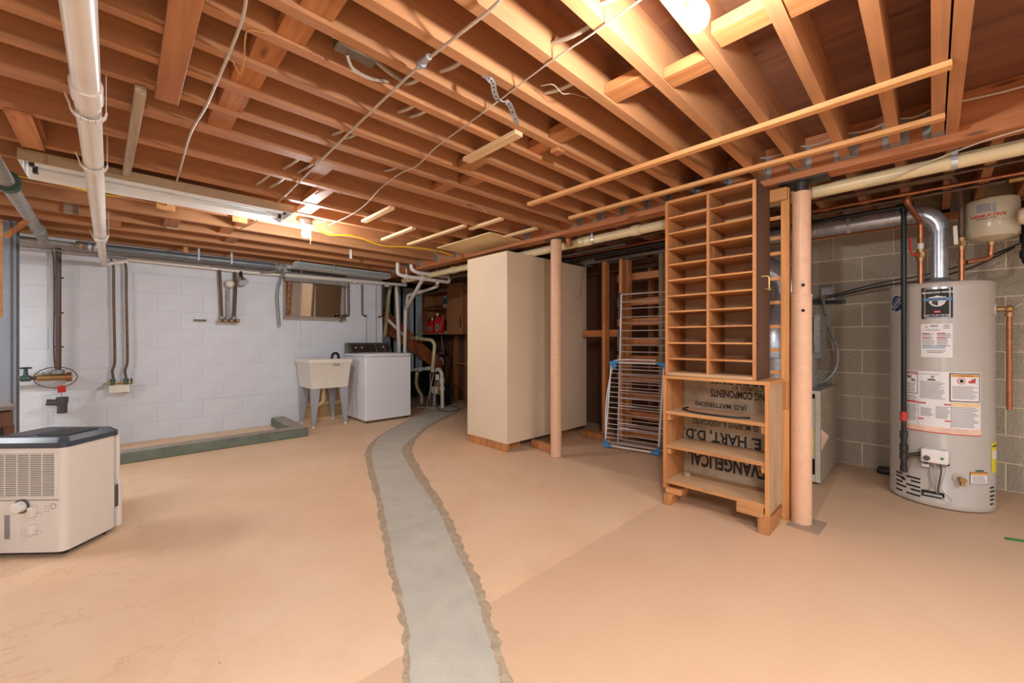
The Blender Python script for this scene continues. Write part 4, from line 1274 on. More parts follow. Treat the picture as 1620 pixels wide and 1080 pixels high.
# ================================================================== OVERHEAD PIPES PAST THE GIRDER
t = thing('drain_pipe', 'long cream plastic drain pipe strapped along the girder', 'pipe', (3.11, 2.0, 2.04))
MB().cyl((3.11, -1.2, 2.028), (3.11, 5.6, 2.005), .038, n=24).build('pipe', PVCC, t)
for y_ in (1.72, 2.20, 2.28, 4.3):
    MB().cyl((3.11, y_ - .035, 2.026 - y_ * .0034), (3.11, y_ + .035, 2.026 - y_ * .0034), .045, n=24).build('coupling', PVCC, t)
for y_ in (-.08, 2.14, 3.5, 5.0):
    MB().lathe([(.0395, -.012), (.0395, .012)], (3.11, y_, 2.024 - y_ * .0034), 24, axis='y', caps=False).box(3.068, 3.071, y_ - .012, y_ + .012, 2.02, 2.105).build('pipe_strap', GALV, t)
def run(name, label, x, z, r, mat, ya=-1.2, yb=5.4, cat='pipe'):
    o = MB().cyl((x, ya, z), (x, yb, z), r, n=12).build(name, mat)
    return tag(o, label, cat)
o = run('copper_pipe', 'bright copper pipe running under the far joists with a tee', 3.62, 2.035, .011, COPPER)
MB().cyl((3.62, .07, 2.035), (3.62, .15, 2.035), .0155, n=12).build('tee_fitting', COPPER, o, shift=ORIG[o.name])
run('copper_pipe', 'tarnished copper pipe nearest the cream drain pipe', 3.42, 2.05, .009, COPPERD)
o = run('copper_pipe', 'dark copper pipe ending in a pale sleeve near the tank', 3.72, 2.03, .011, COPPERD, -.30)
MB().cyl((3.72, -.31, 2.03), (3.72, -.37, 2.03), .017, n=12).build('coupling', BRASS, o, shift=ORIG[o.name])
MB().cyl((3.72, -.371, 2.03), (3.72, -1.1, 2.03), .0165, n=12).build('pale_sleeve', PVC, o, shift=ORIG[o.name])
run('conduit', 'grey conduit running behind the gas pipe overhead', 4.25, 2.085, .014, GALVD, .9, 5.0)
run('conduit', 'thick dull duct pipe highest over the stair treads', 3.98, 2.03, .04, GALVD, 1.15, 5.0)
run('conduit', 'black pipe under joists behind the cream cabinet', 3.55, 1.985, .016, BLACKI, 1.6, 5.0)
run('conduit', 'grey pipe low over the cream cabinet top', 3.42, 2.005, .013, GREYP, 2.0, 5.2)
o = tag(MB().tube([atz(1625, 203, 2.04), atz(1560, 222, 2.035), atx(1480, 252, 3.045), atx(1400, 286, 3.06), atx(1350, 298, 3.12), atx(1300, 308, 3.2), atx(1276, 311, 3.2)], .0035, 6, 6).build('cable', CABLEW), 'thin white cable crossing the cream drain pipe above heater', 'cable')
tag(MB().tube([atx(940, 390, 3.83), atx(930, 410, 3.8), atx(922, 440, 3.83), atx(918, 470, 3.82), atx(910, 468, 3.8)], .003, 5, 5).build('cable', PINKW), 'thin pink wire hanging beside the first stud past cabinet', 'cable')
tag(MB().tube([atx(990, 398, 3.83), atx(992, 420, 3.83), atx(996, 440, 3.83), atx(993, 452, 3.83)], .003, 5, 5).build('cable', PINKW), 'thin pink wire hanging above the silver drying rack', 'cable')
tag(MB().bar(atx(896, 368, 3.02), atx(903, 388, 3.02), .035, .05, up=(1, 0, 0)).build('wood_block', JOISTY, bevel=.003), 'small wooden block beside the plain column top at the girder', 'block')

# ================================================================== FURNACE
t = thing('furnace', 'low grey beige furnace with yellow label, behind the right column', 'furnace', (4.16, .85, 0))
f0, f1, g0, g1 = 3.80, 4.53, .585, 1.14
MB().box(f0 + .02, f1, g0 + .012, g1 - .012, .02, .70).build('body', DARKIN, t)
MB().box(f0 + .004, f1, g0, g0 + .012, .02, .715).build('side_panel', FURNS, t, bevel=.003)
MB().box(f0 + .004, f1, g1 - .012, g1, .02, .715).build('side_panel', FURNS, t, bevel=.003)
MB().box(f0 + .004, f1, g0 + .012, g1 - .012, .70, .715).build('top_panel', GALVD, t)
MB().box(f0, f0 + .02, g0, g0 + .035, .02, .715).box(f0, f0 + .02, g1 - .035, g1, .02, .715).box(f0, f0 + .02, g0 + .035, g1 - .035, .69, .715).box(f0, f0 + .02, g0 + .035, g1 - .035, .02, .075).build('front_frame', FURN, t, bevel=.002)
dr = MB().box(f0 + .006, f0 + .0195, g0 + .036, g1 - .036, .195, .655).build('door', FURN, t, bevel=.002)
MB().box(f0 + .003, f0 + .0055, g0 + .072, g1 - .08, .215, .64).build('door_panel', FURNS, dr)
lb = MB().box(f0 + .0015, f0 + .0028, g0 + .045, g0 + .20, .22, .43).build('energy_label', YLAB, dr)
yfl = lambda yc, zc: (lambda x, y: (f0 + .001, yc - x, zc + y))
MB().text('ENERGYGUIDE', .018, yfl(g0 + .123, .40), 'CENTER', .0006).build('lettering', INK, lb, smooth=0)
m = MB()
for k in range(6): m.box(f0 + .0008, f0 + .0014, g0 + .06, g0 + .18, .23 + k * .014, .234 + k * .014)
m.build('small_print', INKG, lb)
for z_ in (.40, .53): MB().box(f0 - .008, f0 + .0028, g0 + .27, g0 + .30, z_, z_ + .04).build('latch', PORC, dr, bevel=.003)
for (xa, za), (xb_, zb) in (((3.83, .64), (3.99, .44)), ((3.83, .42), (3.95, .27))):
    MB().hexa([(xa, g0 - .004, zb), (xa + .09, g0 - .004, zb + .02), (xa + .09, g0 - .0005, zb + .02), (xa, g0 - .0005, zb), (xa, g0 - .004, za), (xb_, g0 - .030, za - .06), (xb_, g0 - .028, za - .06), (xa, g0 - .0005, za)]).build('paper_notice', GREYW if zb > .3 else PEACHP, t, smooth=0)
# plenum and ducts above
t2 = thing('furnace_plenum', 'rounded galvanised duct hood standing on the low furnace', 'duct', (4.15, .86, .7155))
MB().lathe([(.20, .716), (.20, .95), (.235, .955), (.235, 1.13), (.20, 1.28), (.12, 1.40), (.10, 1.50)], (4.15, .86, 0), 32).build('hood', GALV, t2)
MB().tube([(4.15, .86, 1.5005), (4.15, .88, 1.62), (4.15, 1.0, 1.72), (4.15, 1.2, 1.74), (4.15, 1.5, 1.75)], [.10, .10, .10, .10, .10], 24, 3).build('elbow_duct', GALV, t2, smooth=15)
MB().cyl((3.93, .70, .716), (3.93, .70, 1.12), .022, n=14).build('conduit', GALVD, t2)
MB().box(4.0, 4.3, .62, .66, 1.0, 1.30).build('side_plate', GALVD, t2)
# junction box and conduit
t = thing('junction_box', 'small grey metal switch box on the block wall above furnace', 'switch box', (4.6, .70, 1.40))
pj = atx(1311, 465, 4.62)
MB().box(4.575, 4.655, pj.y - .05, pj.y + .05, pj.z - .06, pj.z + .06).build('box', GALV, t, bevel=.004)
MB().box(4.565, 4.5745, pj.y - .03, pj.y + .03, pj.z - .045, pj.z - .01).build('cover', COPPERD, t, bevel=.002)
MB().bar((4.61, pj.y + .11, pj.z - .075), (4.61, pj.y - .12, pj.z - .075), .02, .03).build('bracket', BLACKP, t)
cpts = [atx(1304, 468, 4.56), atx(1303, 485, 4.5), atx(1312, 520, 4.45), atx(1324, 550, 4.4), atx(1323, 580, 4.35), atx(1308, 600, 4.3), atx(1290, 607, 4.2)]
cpts[-1].z = .73
tag(MB().tube(cpts, .012, 10, 6).build('flexible_conduit', GALVD), 'flexible grey conduit looping from switch box to furnace top', 'conduit')
tag(MB().box(4.50, 4.62, .20, .32, 0, .045).build('floor_tube', BLACKP, bevel=.015, seg=3), 'short black rounded block lying at the block wall foot', 'block')
tag(MB().bar(atz(1590, 851, .006), atz(1640, 858, .006), .012, .010).build('green_stick', GREENP, bevel=.002), 'thin green stick lying on the floor at the right', 'stick')

# ================================================================== WASHER AND SINK
t = thing('washing_machine', 'white top loading washing machine with dark brown control console', 'washing machine', (2.65, 5.5, 0))
v0, v1, u0, u1 = 2.318, 2.985, 5.17, 5.84
MB().box(v0, v1, u0, u1, .03, .875).build('cabinet', WHITEM, t, bevel=.010, seg=3)
MB().box(v0 + .005, v1 - .005, u0 - .004, u0 - .0005, .035, .115).build('kick_panel', WHITEM, t, bevel=.002)
tp = MB().box(v0 - .002, v1 + .002, u0 - .004, u1, .879, .915).build('top_deck', WHITEM, t, bevel=.010, seg=3)
MB().box(v0 + .09, v1 - .09, u0 + .05, u1 - .2, .9153, .922).build('lid', WHITEM, tp, bevel=.003)
MB().box(v0 + .02, v1 - .02, u0 + .02, u1 - .02, .8753, .8788).build('seam', INKG, t)
for a in (v0 + .05, v1 - .05):
    for b in (u0 + .05, u1 - .05):
        MB().cyl((a, b, 0), (a, b, .0295), .02, n=12).build('foot', BLACKP, t)
cn = MB().hexa([(v0, u1 - .16, .9155), (v1 - .02, u1 - .16, .9155), (v1 - .02, u1 + .02, .9155), (v0, u1 + .02, .9155), (v0, u1 - .075, 1.062), (v1 - .02, u1 - .075, 1.062), (v1 - .02, u1 + .02, 1.062), (v0, u1 + .02, 1.062)]).build('console', CONSF, t, bevel=.004)
sl = Vector((0, .085, .1465)).normalized(); on = Vector((0, -.1465, .085)).normalized()
cb_ = Vector((v0, u1 - .16, .9155))
def cpt(x, h, o=0.0): return cb_ + Vector((x, 0, 0)) + sl * h + on * o
def cplate(x0, x1, h0, h1, o0, o1, name, mat, par=cn):
    return MB().hexa([cpt(x0, h0, o0), cpt(x1, h0, o0), cpt(x1, h0, o1), cpt(x0, h0, o1), cpt(x0, h1, o0), cpt(x1, h1, o0), cpt(x1, h1, o1), cpt(x0, h1, o1)]).build(name, mat, par)
cplate(.045, .62, .02, .135, .0008, .002, 'control_panel', CONSOLE); cplate(.02, .63, .146, .156, .0008, .002, 'dark_strip', CONSOLE)
cplate(.405, .412, .02, .135, .0022, .003, 'panel_rule', INKG)
for x_, h_, r_ in ((.10, .085, .017), (.19, .085, .017), (.52, .09, .022), (.535, .045, .009), (.47, .085, .007)):
    MB().cyl(cpt(x_, h_, .0022), cpt(x_, h_, .012), r_, r_ * .8, n=18).build('dial', CHAR, cn)
    MB().cyl(cpt(x_, h_, .0122), cpt(x_, h_, .0175), r_ * .55, n=14).build('dial_cap', PORC, cn)
for (xc, hc, rr, n_) in ((.19, .085, .032, 9), (.52, .085, .045, 10), (.10, .085, .03, 5)):
    m = MB()
    for k in range(n_):
        a = 2 * PI * k / n_
        m.cyl(cpt(xc + math.cos(a) * rr, hc + math.sin(a) * rr, .0021), cpt(xc + math.cos(a) * rr, hc + math.sin(a) * rr, .0026), .004, n=6)
    mk = m.build('dial_marks', BRASS, cn); mk['kind'] = 'stuff'

t = thing('utility_sink', 'cream plastic laundry sink on four grey tapered legs', 'sink', (1.94, 5.62, 0))
a0, a1, b0, b1 = 1.675, 2.215, 5.33, 5.90
m = MB()
# tub: outer tapering box with a hollow
out_b = [(a0 + .045, b0 + .04), (a1 - .045, b0 + .04), (a1 - .045, b1 - .03), (a0 + .045, b1 - .03)]
out_t = [(a0 + .012, b0 + .012), (a1 - .012, b0 + .012), (a1 - .012, b1 - .01), (a0 + .012, b1 - .01)]
rim_o = [(a0, b0), (a1, b0), (a1, b1), (a0, b1)]
rim_i = [(a0 + .035, b0 + .035), (a1 - .035, b0 + .035), (a1 - .035, b1 - .08), (a0 + .035, b1 - .08)]
in_b = [(a0 + .07, b0 + .07), (a1 - .07, b0 + .07), (a1 - .07, b1 - .11), (a0 + .07, b1 - .11)]
lv = [[m.b.verts.new((x, y_, z_)) for x, y_ in L] for L, z_ in ((out_b, .485), (out_t, .80), (rim_o, .815), (rim_o, .858), (rim_i, .862), (in_b, .52))]
for P, Q in zip(lv, lv[1:]):
    for k in range(4):
        j = (k + 1) % 4
        m.b.faces.new((P[k], P[j], Q[j], Q[k]))
m.b.faces.new(lv[0][::-1]); m.b.faces.new(lv[-1])
tub = m.build('tub', SINKP, t, bevel=.008, seg=2)
MB().box(1.965, 2.045, b0 - .0022, b0 + .012, .777, .793).build('maker_plate', INKG, tub)
for lx_, ly_, sx, sy in ((a0 + .05, b0 + .05, 1, 1), (a1 - .05, b0 + .05, -1, 1), (a0 + .05, b1 - .05, 1, -1), (a1 - .05, b1 - .05, -1, -1)):
    w0, w1 = .028, .058
    m = MB()
    cx_, cy_ = lx_, ly_
    b_ = [(cx_ - sx * .0, cy_), (cx_ + sx * w0 * 1.4, cy_), (cx_ + sx * w0 * 1.4, cy_ + sy * w0), (cx_, cy_ + sy * w0)]
    tt = [(cx_ - sx * .01, cy_ - sy * .005), (cx_ + sx * w1 * 1.7, cy_ - sy * .005), (cx_ + sx * w1 * 1.7, cy_ + sy * w1), (cx_ - sx * .01, cy_ + sy * w1)]
    m.hexa([(x, y_, .022) for x, y_ in b_] + [(x, y_, .4845) for x, y_ in tt])
    lg = m.build('leg', LEGP, t, bevel=.003)
    MB().cyl((cx_ + sx * .02, cy_ + sy * .014, 0), (cx_ + sx * .02, cy_ + sy * .014, .0215), .016, n=12).build('leveling_foot', PORC, lg)
MB().pipe([(1.94, 5.6, .484), (1.94, 5.6, .30), (1.90, 5.70, .22), (1.88, 5.78, .30), (1.88, 5.86, .32)], .022, 10).build('trap_pipe', PVCC, t)
tag(MB().tube([(2.16, 5.66, .84), (2.15, 5.66, .90), (2.11, 5.64, .925), (2.06, 5.62, .90), (2.05, 5.61, .80)], .018, 10, 5).build('drain_hose', BLACKP), 'black corrugated drain hose hooked over the sink rim', 'hose')
t = thing('wooden_crate', 'tan wooden board panel with batten leaning under the sink', 'board', (2.05, 5.9, 0))
MB().box(1.80, 2.31, 5.905, 5.925, .01, .47).build('board', BEIGEB, t, bevel=.002)
MB().box(1.80, 2.31, 5.885, 5.9045, .20, .25).build('batten', PLYB, t, bevel=.002)
MB().box(1.78, 2.31, 5.885, 5.9045, .0, .035).build('batten', PLYB, t, bevel=.002)

# ================================================================== FLUORESCENT HOODS
t = thing('fluorescent_light', 'long unlit fluorescent hood with tan outside, hung on the joists', 'light fixture', (.28, 3.47, 2.05))
xa, xb2 = -.385, .93
ya, yb2 = 3.30, 3.66
m = MB()
zt = ZJ + .06
prof = [(ya, 2.045), (ya + .005, 2.10), (ya + .10, zt), (yb2 - .10, zt), (yb2 - .01, 2.10), (yb2, 2.045)]
def shell(xs, prof, th):
    m = MB()
    inner = [(y_ + (th if y_ < (ya + yb2) / 2 else -th), z_ - th) for y_, z_ in prof]
    poly = prof + inner[::-1]
    m.extr([(xs[0], y_, z_) for y_, z_ in poly], (xs[1] - xs[0], 0, 0))
    return m
MB().hexa([(xa, ya - .004, 2.04), (xb2, ya - .004, 2.04), (xb2, ya, 2.04), (xa, ya, 2.04), (xa - .0, ya - .004, ZJ - .001), (xb2, ya - .004, ZJ - .001), (xb2, ya, ZJ - .001), (xa, ya, ZJ - .001)]).build('near_side', HOODT, t)
MB().box(xa, xb2, ya, ya + .003, 2.04, ZJ - .001).build('near_inside', HOODW, t)
MB().hexa([(xa, yb2 - .003, 2.04), (xb2, yb2 - .003, 2.04), (xb2, yb2, 2.04), (xa, yb2, 2.04), (xa, yb2 - .06, ZJ - .002), (xb2, yb2 - .06, ZJ - .002), (xb2, yb2 - .056, ZJ - .002), (xa, yb2 - .056, ZJ - .002)]).build('far_reflector', HOODW, t)
MB().box(xa, xb2, ya + .003, yb2 - .056, ZJ - .006, ZJ - .002).build('top_reflector', HOODW, t)
MB().box(xa, xa + .004, ya, yb2, 2.042, ZJ - .002).build('end_plate', HOODW, t); MB().box(xb2 - .004, xb2, ya, yb2, 2.042, ZJ - .002).build('end_plate', HOODW, t)
for y_ in (ya + .10, yb2 - .13):
    tu = MB().cyl((xa + .05, y_, 2.065), (xb2 - .05, y_, 2.065), .016, n=14).build('tube', TUBEG, t)
    for x_ in (xa + .03, xb2 - .05):
        MB().box(x_, x_ + .02, y_ - .016, y_ + .016, 2.045, ZJ - .0065).build('lamp_socket', BLACKP, t)
q = thing('fluorescent_light', 'grey green fluorescent hood hanging above the basement window', 'light fixture', (2.1, 5.5, 2.0))
xa, xb2 = 1.56, 2.80
m = MB()
MB().hexa([(xa, 5.40, 2.005), (xb2, 5.40, 1.995), (xb2, 5.404, 1.995), (xa, 5.404, 2.005), (xa, 5.46, 2.062), (xb2, 5.46, 2.052), (xb2, 5.464, 2.052), (xa, 5.464, 2.062)]).build('near_side', HOODG, q)
MB().hexa([(xa, 5.60, 2.005), (xb2, 5.60, 1.995), (xb2, 5.604, 1.995), (xa, 5.604, 2.005), (xa, 5.54, 2.062), (xb2, 5.54, 2.052), (xb2, 5.544, 2.052), (xa, 5.544, 2.062)]).build('far_side', HOODG, q)
MB().hexa([(xa, 5.46, 2.0625), (xb2, 5.46, 2.0525), (xb2, 5.544, 2.0525), (xa, 5.544, 2.0625), (xa, 5.46, 2.075), (xb2, 5.46, 2.065), (xb2, 5.544, 2.065), (xa, 5.544, 2.075)]).build('ballast_channel', HOODG, q)
MB().hexa([(xa - .004, 5.40, 2.004), (xa - .0005, 5.40, 2.004), (xa - .0005, 5.604, 2.004), (xa - .004, 5.604, 2.004), (xa - .004, 5.46, 2.075), (xa - .0005, 5.46, 2.075), (xa - .0005, 5.544, 2.075), (xa - .004, 5.544, 2.075)]).build('end_plate', HOODW, q)
MB().hexa([(xb2 + .0005, 5.40, 1.994), (xb2 + .004, 5.40, 1.994), (xb2 + .004, 5.604, 1.994), (xb2 + .0005, 5.604, 1.994), (xb2 + .0005, 5.46, 2.065), (xb2 + .004, 5.46, 2.065), (xb2 + .004, 5.544, 2.065), (xb2 + .0005, 5.544, 2.065)]).build('end_plate', HOODW, q)
MB().cyl((xa + .02, 5.50, 2.022), (xb2 - .02, 5.50, 2.012), .014, n=12).build('tube', TUBEG, q)
for x_ in (1.60, 2.70):
    MB().box(x_, x_ + .012, 5.496, 5.508, 2.07, ZJ + .01).build('hanger', GALV, q)
MB().tube([(2.0, 5.392, 2.09), (2.0, 5.385, 2.05), (2.012, 5.385, 2.035), (2.02, 5.39, 2.055)], .006, 6, 4).build('hook', GALVD, q)
MB().box(1.92, 1.945, 4.70, 4.714, ZJ - .05, ZJ + .06).build('strap', PORC, ceil)

# ================================================================== PIPES ALONG THE WHITE WALL
t = thing('iron_pipe', 'dark grey iron pipe with banded couplings along top of white wall', 'pipe', (.4, 5.62, 2.0))
MB().cyl((-.30, 5.62, 2.0), (1.37, 5.62, 2.005), .038, n=20).build('pipe', GREYP, t)
MB().cyl((-1.2, 5.66, 2.02), (-.30, 5.66, 2.005), .022, n=16).build('thin_pipe', GALVD, t)
for x_ in (-.27, -.21, -.17):
    MB().lathe([(.041, -.012), (.044, 0), (.041, .012)], (x_, 5.62, 2.0), 20, axis='x', caps=False).build('band', BRASS if x_ < -.25 else GALV, t)
vv = MB().cyl((1.375, 5.62, 2.005), (1.50, 5.62, 2.005), .03, n=12).cyl((1.40, 5.62, 2.005), (1.425, 5.62, 2.005), .046, n=8).cyl((1.455, 5.62, 2.005), (1.475, 5.62, 2.005), .046, n=8).build('coupling', GALVD, t)
for x_ in (.62, .92):
    MB().box(x_ - .01, x_ + .01, 5.576, 5.579, 1.97, ZJ + .03).build('strap', GALVD, t)
MB().box(.49, .53, 5.595, 5.615, 2.045, ZJ + .10).build('hanger_stick', STUD, t)
tag(MB().cyl((-1.2, 5.80, 1.955), (1.5, 5.80, 1.965), .009, n=10).build('conduit', GALVD), 'thin grey conduit just under the dark iron pipe', 'conduit')
t = thing('white_pipe', 'white painted pipe along the white wall just under the joists', 'pipe', (1.5, 5.85, 1.95))
MB().cyl((.05, 5.885, 1.955), (1.0, 5.885, 1.945), .020, n=14).build('pipe', PVC, t)
MB().cyl((1.0, 5.885, 1.945), (3.3, 5.86, 1.985), .026, n=14).build('pipe', PVC, t)
for x_ in (.70, 2.44, 2.95):
    MB().cyl((x_, 5.88, 1.956), (x_ + .05, 5.88, 1.956), .031, n=14).build('coupling', PVC, t)
# drops
def drop(pts, r, mat, name, label, cat='pipe', n=10, sm=0):
    m = MB()
    (m.tube(pts, r, n, sm) if sm else m.pipe(pts, r, n))
    return tag(m.build(name, mat), label, cat)
t = thing('vertical_pipe', 'brown vertical pipe feeding the water meter on white wall', 'pipe', (-.43, 5.87, .8))
MB().cyl((-.43, 5.87, .80), (-.43, 5.87, 1.99), .021, n=14).build('pipe', M('brown_pipe', (104, 84, 76), .45, .3), t)
MB().tube([(-.475, 5.89, 1.99), (-.46, 5.885, 1.85), (-.458, 5.885, 1.4), (-.46, 5.885, 1.0), (-.45, 5.885, .82)], .005, 6, 4).build('wire', DKSTEEL, t)
for z_ in (1.03, 1.36, 1.70): MB().box(-.455, -.395, 5.865, 5.892, z_, z_ + .012).build('clip', DKSTEEL, t)
t = thing('water_meter', 'brass water meter with dark wires on the white wall', 'meter', (-.44, 5.84, .74))
MB().cyl((-.56, 5.84, .745), (-.37, 5.84, .745), .032, n=14).build('meter_body', BRASS, t)
MB().cyl((-.375, 5.84, .745), (-.34, 5.84, .745), .046, n=12).build('flange', COPPER, t)
MB().cyl((-.43, 5.84, .7775), (-.43, 5.84, .815), .045, n=16).build('register', GALVD, t)
MB().cyl((-.50, 5.84, .7775), (-.50, 5.84, .80), .03, n=16).build('register_cap', GALVD, t)
MB().cyl((-.80, 5.84, .745), (-.562, 5.84, .745), .018, n=12).build('supply_pipe', COPPERD, t)
MB().tube([(-.44 + math.cos(k * PI / 8) * .14, 5.80, .745 + math.sin(k * PI / 8) * .10) for k in range(17)], .004, 6).build('wire', COPPERD, t)
gvv = MB().cyl((-.66, 5.84, .745), (-.60, 5.84, .745), .028, n=10).cyl((-.63, 5.84, .765), (-.63, 5.84, .83), .018, .012, n=10).build('gate_valve', GREENV, t)
MB().lathe([(.008, .831), (.04, .836), (.04, .848), (.01, .852)], (-.63, 5.84, 0), 18).build('valve_wheel', DKSTEEL, gvv)
t = thing('hanging_fitting', 'dark grey plastic elbow hung by a red tag below the meter', 'fitting', (-.405, 5.80, .44))
MB().cyl((-.405, 5.80, .555), (-.405, 5.80, .712), .003, n=6).build('string', GALVD, t)
MB().box(-.43, -.375, 5.795, 5.7985, .60, .665).build('red_tag', REDP, t)
MB().cyl((-.40, 5.80, .40), (-.40, 5.80, .54), .035, n=16).cyl((-.40, 5.80, .50), (-.50, 5.80, .515), .03, n=16).cyl((-.40, 5.80, .50), (-.40, 5.80, .555), .042, n=16).build('elbow', CHAR, t)
for xa_, lab in ((-.07, 'left'), (.025, 'right')):
    drop([(xa_ + .0, 5.88, 1.935), (xa_ + .02, 5.88, 1.86), (xa_ + .022, 5.885, 1.55), (xa_ + .03, 5.885, .95), (xa_ + .025, 5.89, .84), (xa_ + .012, 5.89, .78), (xa_ + .02, 5.89, .70)], .011, COPPERD, 'copper_pipe',
         'thin wavy copper pipe down to the laundry faucet box, %s one' % ('left hand' if lab == 'left' else 'right hand'), sm=5)
t = thing('laundry_faucet', 'corroded brass laundry faucet on white wall above a small white box', 'faucet', (0, 5.85, .6))
MB().box(-.085, .075, 5.87, 5.948, .555, .64).build('wall_box', SINKP, t, bevel=.003)
for x_ in (-.055, .045): MB().cyl((x_, 5.86, .642), (x_, 5.86, .70), .022, n=12).build('valve', GREENV, t)
MB().cyl((-.10, 5.855, .662), (.085, 5.855, .662), .012, n=10).build('manifold', BRASS, t)
MB().tube([(-.10, 5.855, .66), (-.125, 5.84, .645), (-.13, 5.83, .60)], .012, 8, 4).build('spout', GALVD, t)
MB().cyl((.085, 5.855, .64), (.085, 5.855, .70), .008, n=8).build('handle', DKSTEEL, t)
# shower set
t = thing('shower_set', 'old shower valve manifold with three pipes and chrome shower head', 'shower', (.92, 5.87, 1.30))
MB().pipe([(.85, 5.885, 1.94), (.865, 5.885, 1.6), (.872, 5.885, 1.36)], .017, 10).build('pipe', COPPERD, t)
MB().pipe([(.935, 5.885, 1.72), (.935, 5.885, 1.36)], .018, 10).build('pipe', GALVD, t)
MB().pipe([(1.005, 5.885, 1.94), (1.01, 5.885, 1.7), (.995, 5.885, 1.36)], .017, 10).build('pipe', COPPERD, t)
MB().cyl((.83, 5.87, 1.335), (1.05, 5.87, 1.335), .022, n=12).build('manifold', BRASS, t)
for x_ in (.872, .935, .995):
    MB().cyl((x_, 5.87, 1.3375), (x_, 5.87, 1.385), .026, n=10).build('valve', GALVD, t)
    MB().cyl((x_, 5.849, 1.335), (x_, 5.82, 1.335), .02, n=8).build('handle', DKSTEEL, t)
MB().sphere((.95, 5.87, 1.78), .05, 12).build('fitting', SINKP, t)
MB().pipe([(1.06, 5.885, 1.96), (1.06, 5.85, 1.88), (1.06, 5.80, 1.84)], .018, 10).build('shower_arm', DKSTEEL, t)
MB().cyl((1.06, 5.81, 1.86), (1.075, 5.77, 1.795), .022, .055, n=18).build('shower_head', CHROME, t)
t = thing('soap_dish', 'small rusty soap ledge set in the white wall', 'soap dish', (.67, 5.93, 1.33))
MB().box(.61, .73, 5.90, 5.949, 1.325, 1.34).build('ledge', COPPERD, t, bevel=.004)
MB().box(.63, .71, 5.91, 5.949, 1.3405, 1.355).build('soap_tray', PORC, t, bevel=.004)
drop([(1.49, 5.62, 1.97), (1.50, 5.80, 1.94), (1.475, 5.885, 1.80), (1.46, 5.885, 1.65), (1.475, 5.885, 1.45), (1.485, 5.885, 1.28)], .018, GALVD, 'hanging_pipe', 'grey pipe hanging down left of the basement window', sm=5)
drop([(1.46, 5.66, 1.99), (1.33, 5.83, 1.955), (1.22, 5.90, 1.94)], .016, GALVD, 'hanging_pipe', 'short grey pipe slanting to the wall left of the window')
drop([(2.39, 5.91, 1.93), (2.395, 5.91, 1.46), (2.29, 5.91, 1.45), (2.29, 5.91, 1.36)], .016, COPPERD, 'copper_pipe', 'copper pipe stepping sideways at the right window jamb')
drop([(2.60, 5.92, 1.93), (2.605, 5.92, 1.48), (2.67, 5.92, 1.46)], .012, COPPERD, 'copper_pipe', 'copper pipe hooked at its foot, nearer the window')
drop([(2.92, 5.92, 1.95), (2.92, 5.92, 1.47), (2.86, 5.92, 1.455)], .012, COPPERD, 'copper_pipe', 'copper pipe hooked at its foot, at the white wall end')
drop([(2.675, 5.935, 1.46), (2.675, 5.935, .95)], .004, CABLEG, 'cable', 'thin grey cable below the hooked copper pipe nearer the window', 'cable')
drop([(2.83, 5.935, 1.95), (2.83, 5.935, .95)], .004, CABLEG, 'cable', 'thin grey cable down the white wall by its end', 'cable')
drop([(1.66, 5.58, 1.99), (1.66, 5.60, 1.5), (1.66, 5.62, 1.0)], .002, CABLEW, 'pull_cord', 'thin white pull cord hanging in front of the window', 'cord')

# ================================================================== PLUMBING UNDER THE STAIRS
t = thing('white_drain_pipes', 'white plastic pipes looping under girder above washing machine', 'pipe', (3.0, 4.9, 2.0))
Y_ = 4.85
A = lambda x, y_, Y=Y_: aty(x, y_, Y)
pA = A(650, 416); pA.z = 2.2
MB().pipe([pA, A(651, 426), A(660, 431), A(705, 437), A(709, 437)], .026, 12).build('upper_pipe', PVC, t)
MB().cyl(A(690, 434.6), A(702, 436.4), .034, n=14).build('coupling', PVC, t)
p = A(709, 437); q = A(709, 446)
MB().pipe([A(702, 436.5), A(711, 437.5), A(711, 446.5), A(700, 445)], .024, 12, bend=.03).build('return_bend', PVC, t)
pB = A(629, 420); pB.z = 2.2
MB().pipe([pB, A(629, 433), A(640, 437), A(701, 445.2)], .024, 12).build('lower_pipe', PVC, t)
for q_ in ((640, 436.8, 645, 437.5), (666, 440.4, 672, 441.2)):
    MB().cyl(A(*q_[:2]), A(*q_[2:]), .031, n=14).build('tee_fitting', PVC, t)
MB().pipe([A(669, 441), aty(642, 489, 5.9), aty(640, 560, 5.9)], .028, 12).build('diagonal_pipe', PVC, t)
MB().pipe([A(692, 447), A(692, 453, 5.0), aty(668, 461, 5.4), aty(645, 467, 5.8), aty(643, 490, 5.88)], .024, 12).build('branch_pipe', PVC, t)
for x_, y0_, y1_ in ((643, 425, 436), (669, 430, 440), (691, 424, 434)):
    MB().cyl(A(x_, y0_), A(x_, y1_), .008, n=8).build('hanger_strap', PVC, t)
t = thing('white_standpipe', 'white vertical pipe with diagonal branch behind washing machine', 'pipe', (3.2, 6.0, 1.0))
fl_ = aty(632, 570, 6.05); fl_.z = 0
MB().pipe([aty(627, 450, 6.05), aty(629, 490, 6.05), aty(632, 570, 6.05), fl_], .032, 12).build('standpipe', PVC, t)
MB().cyl(aty(613, 505, 6.12), aty(640, 532, 6.12), .026, n=12).build('diagonal_branch', PVC, t)
tag(MB().pipe([aty(619, 448, 6.25), aty(614, 470, 6.25), aty(611, 505, 6.25), aty(608, 532, 6.25), aty(608, 535, 6.25) + Vector((0, .36, 0))], .034, 12).cyl(aty(611.5, 500, 6.25), aty(611, 508, 6.25), .042, n=12).build('cream_pipe', PVCC), 'cream bent pipe against the blue grey boards at stairs', 'pipe')
X_ = 3.75
B = lambda x, y_, X=X_: atx(x, y_, X)
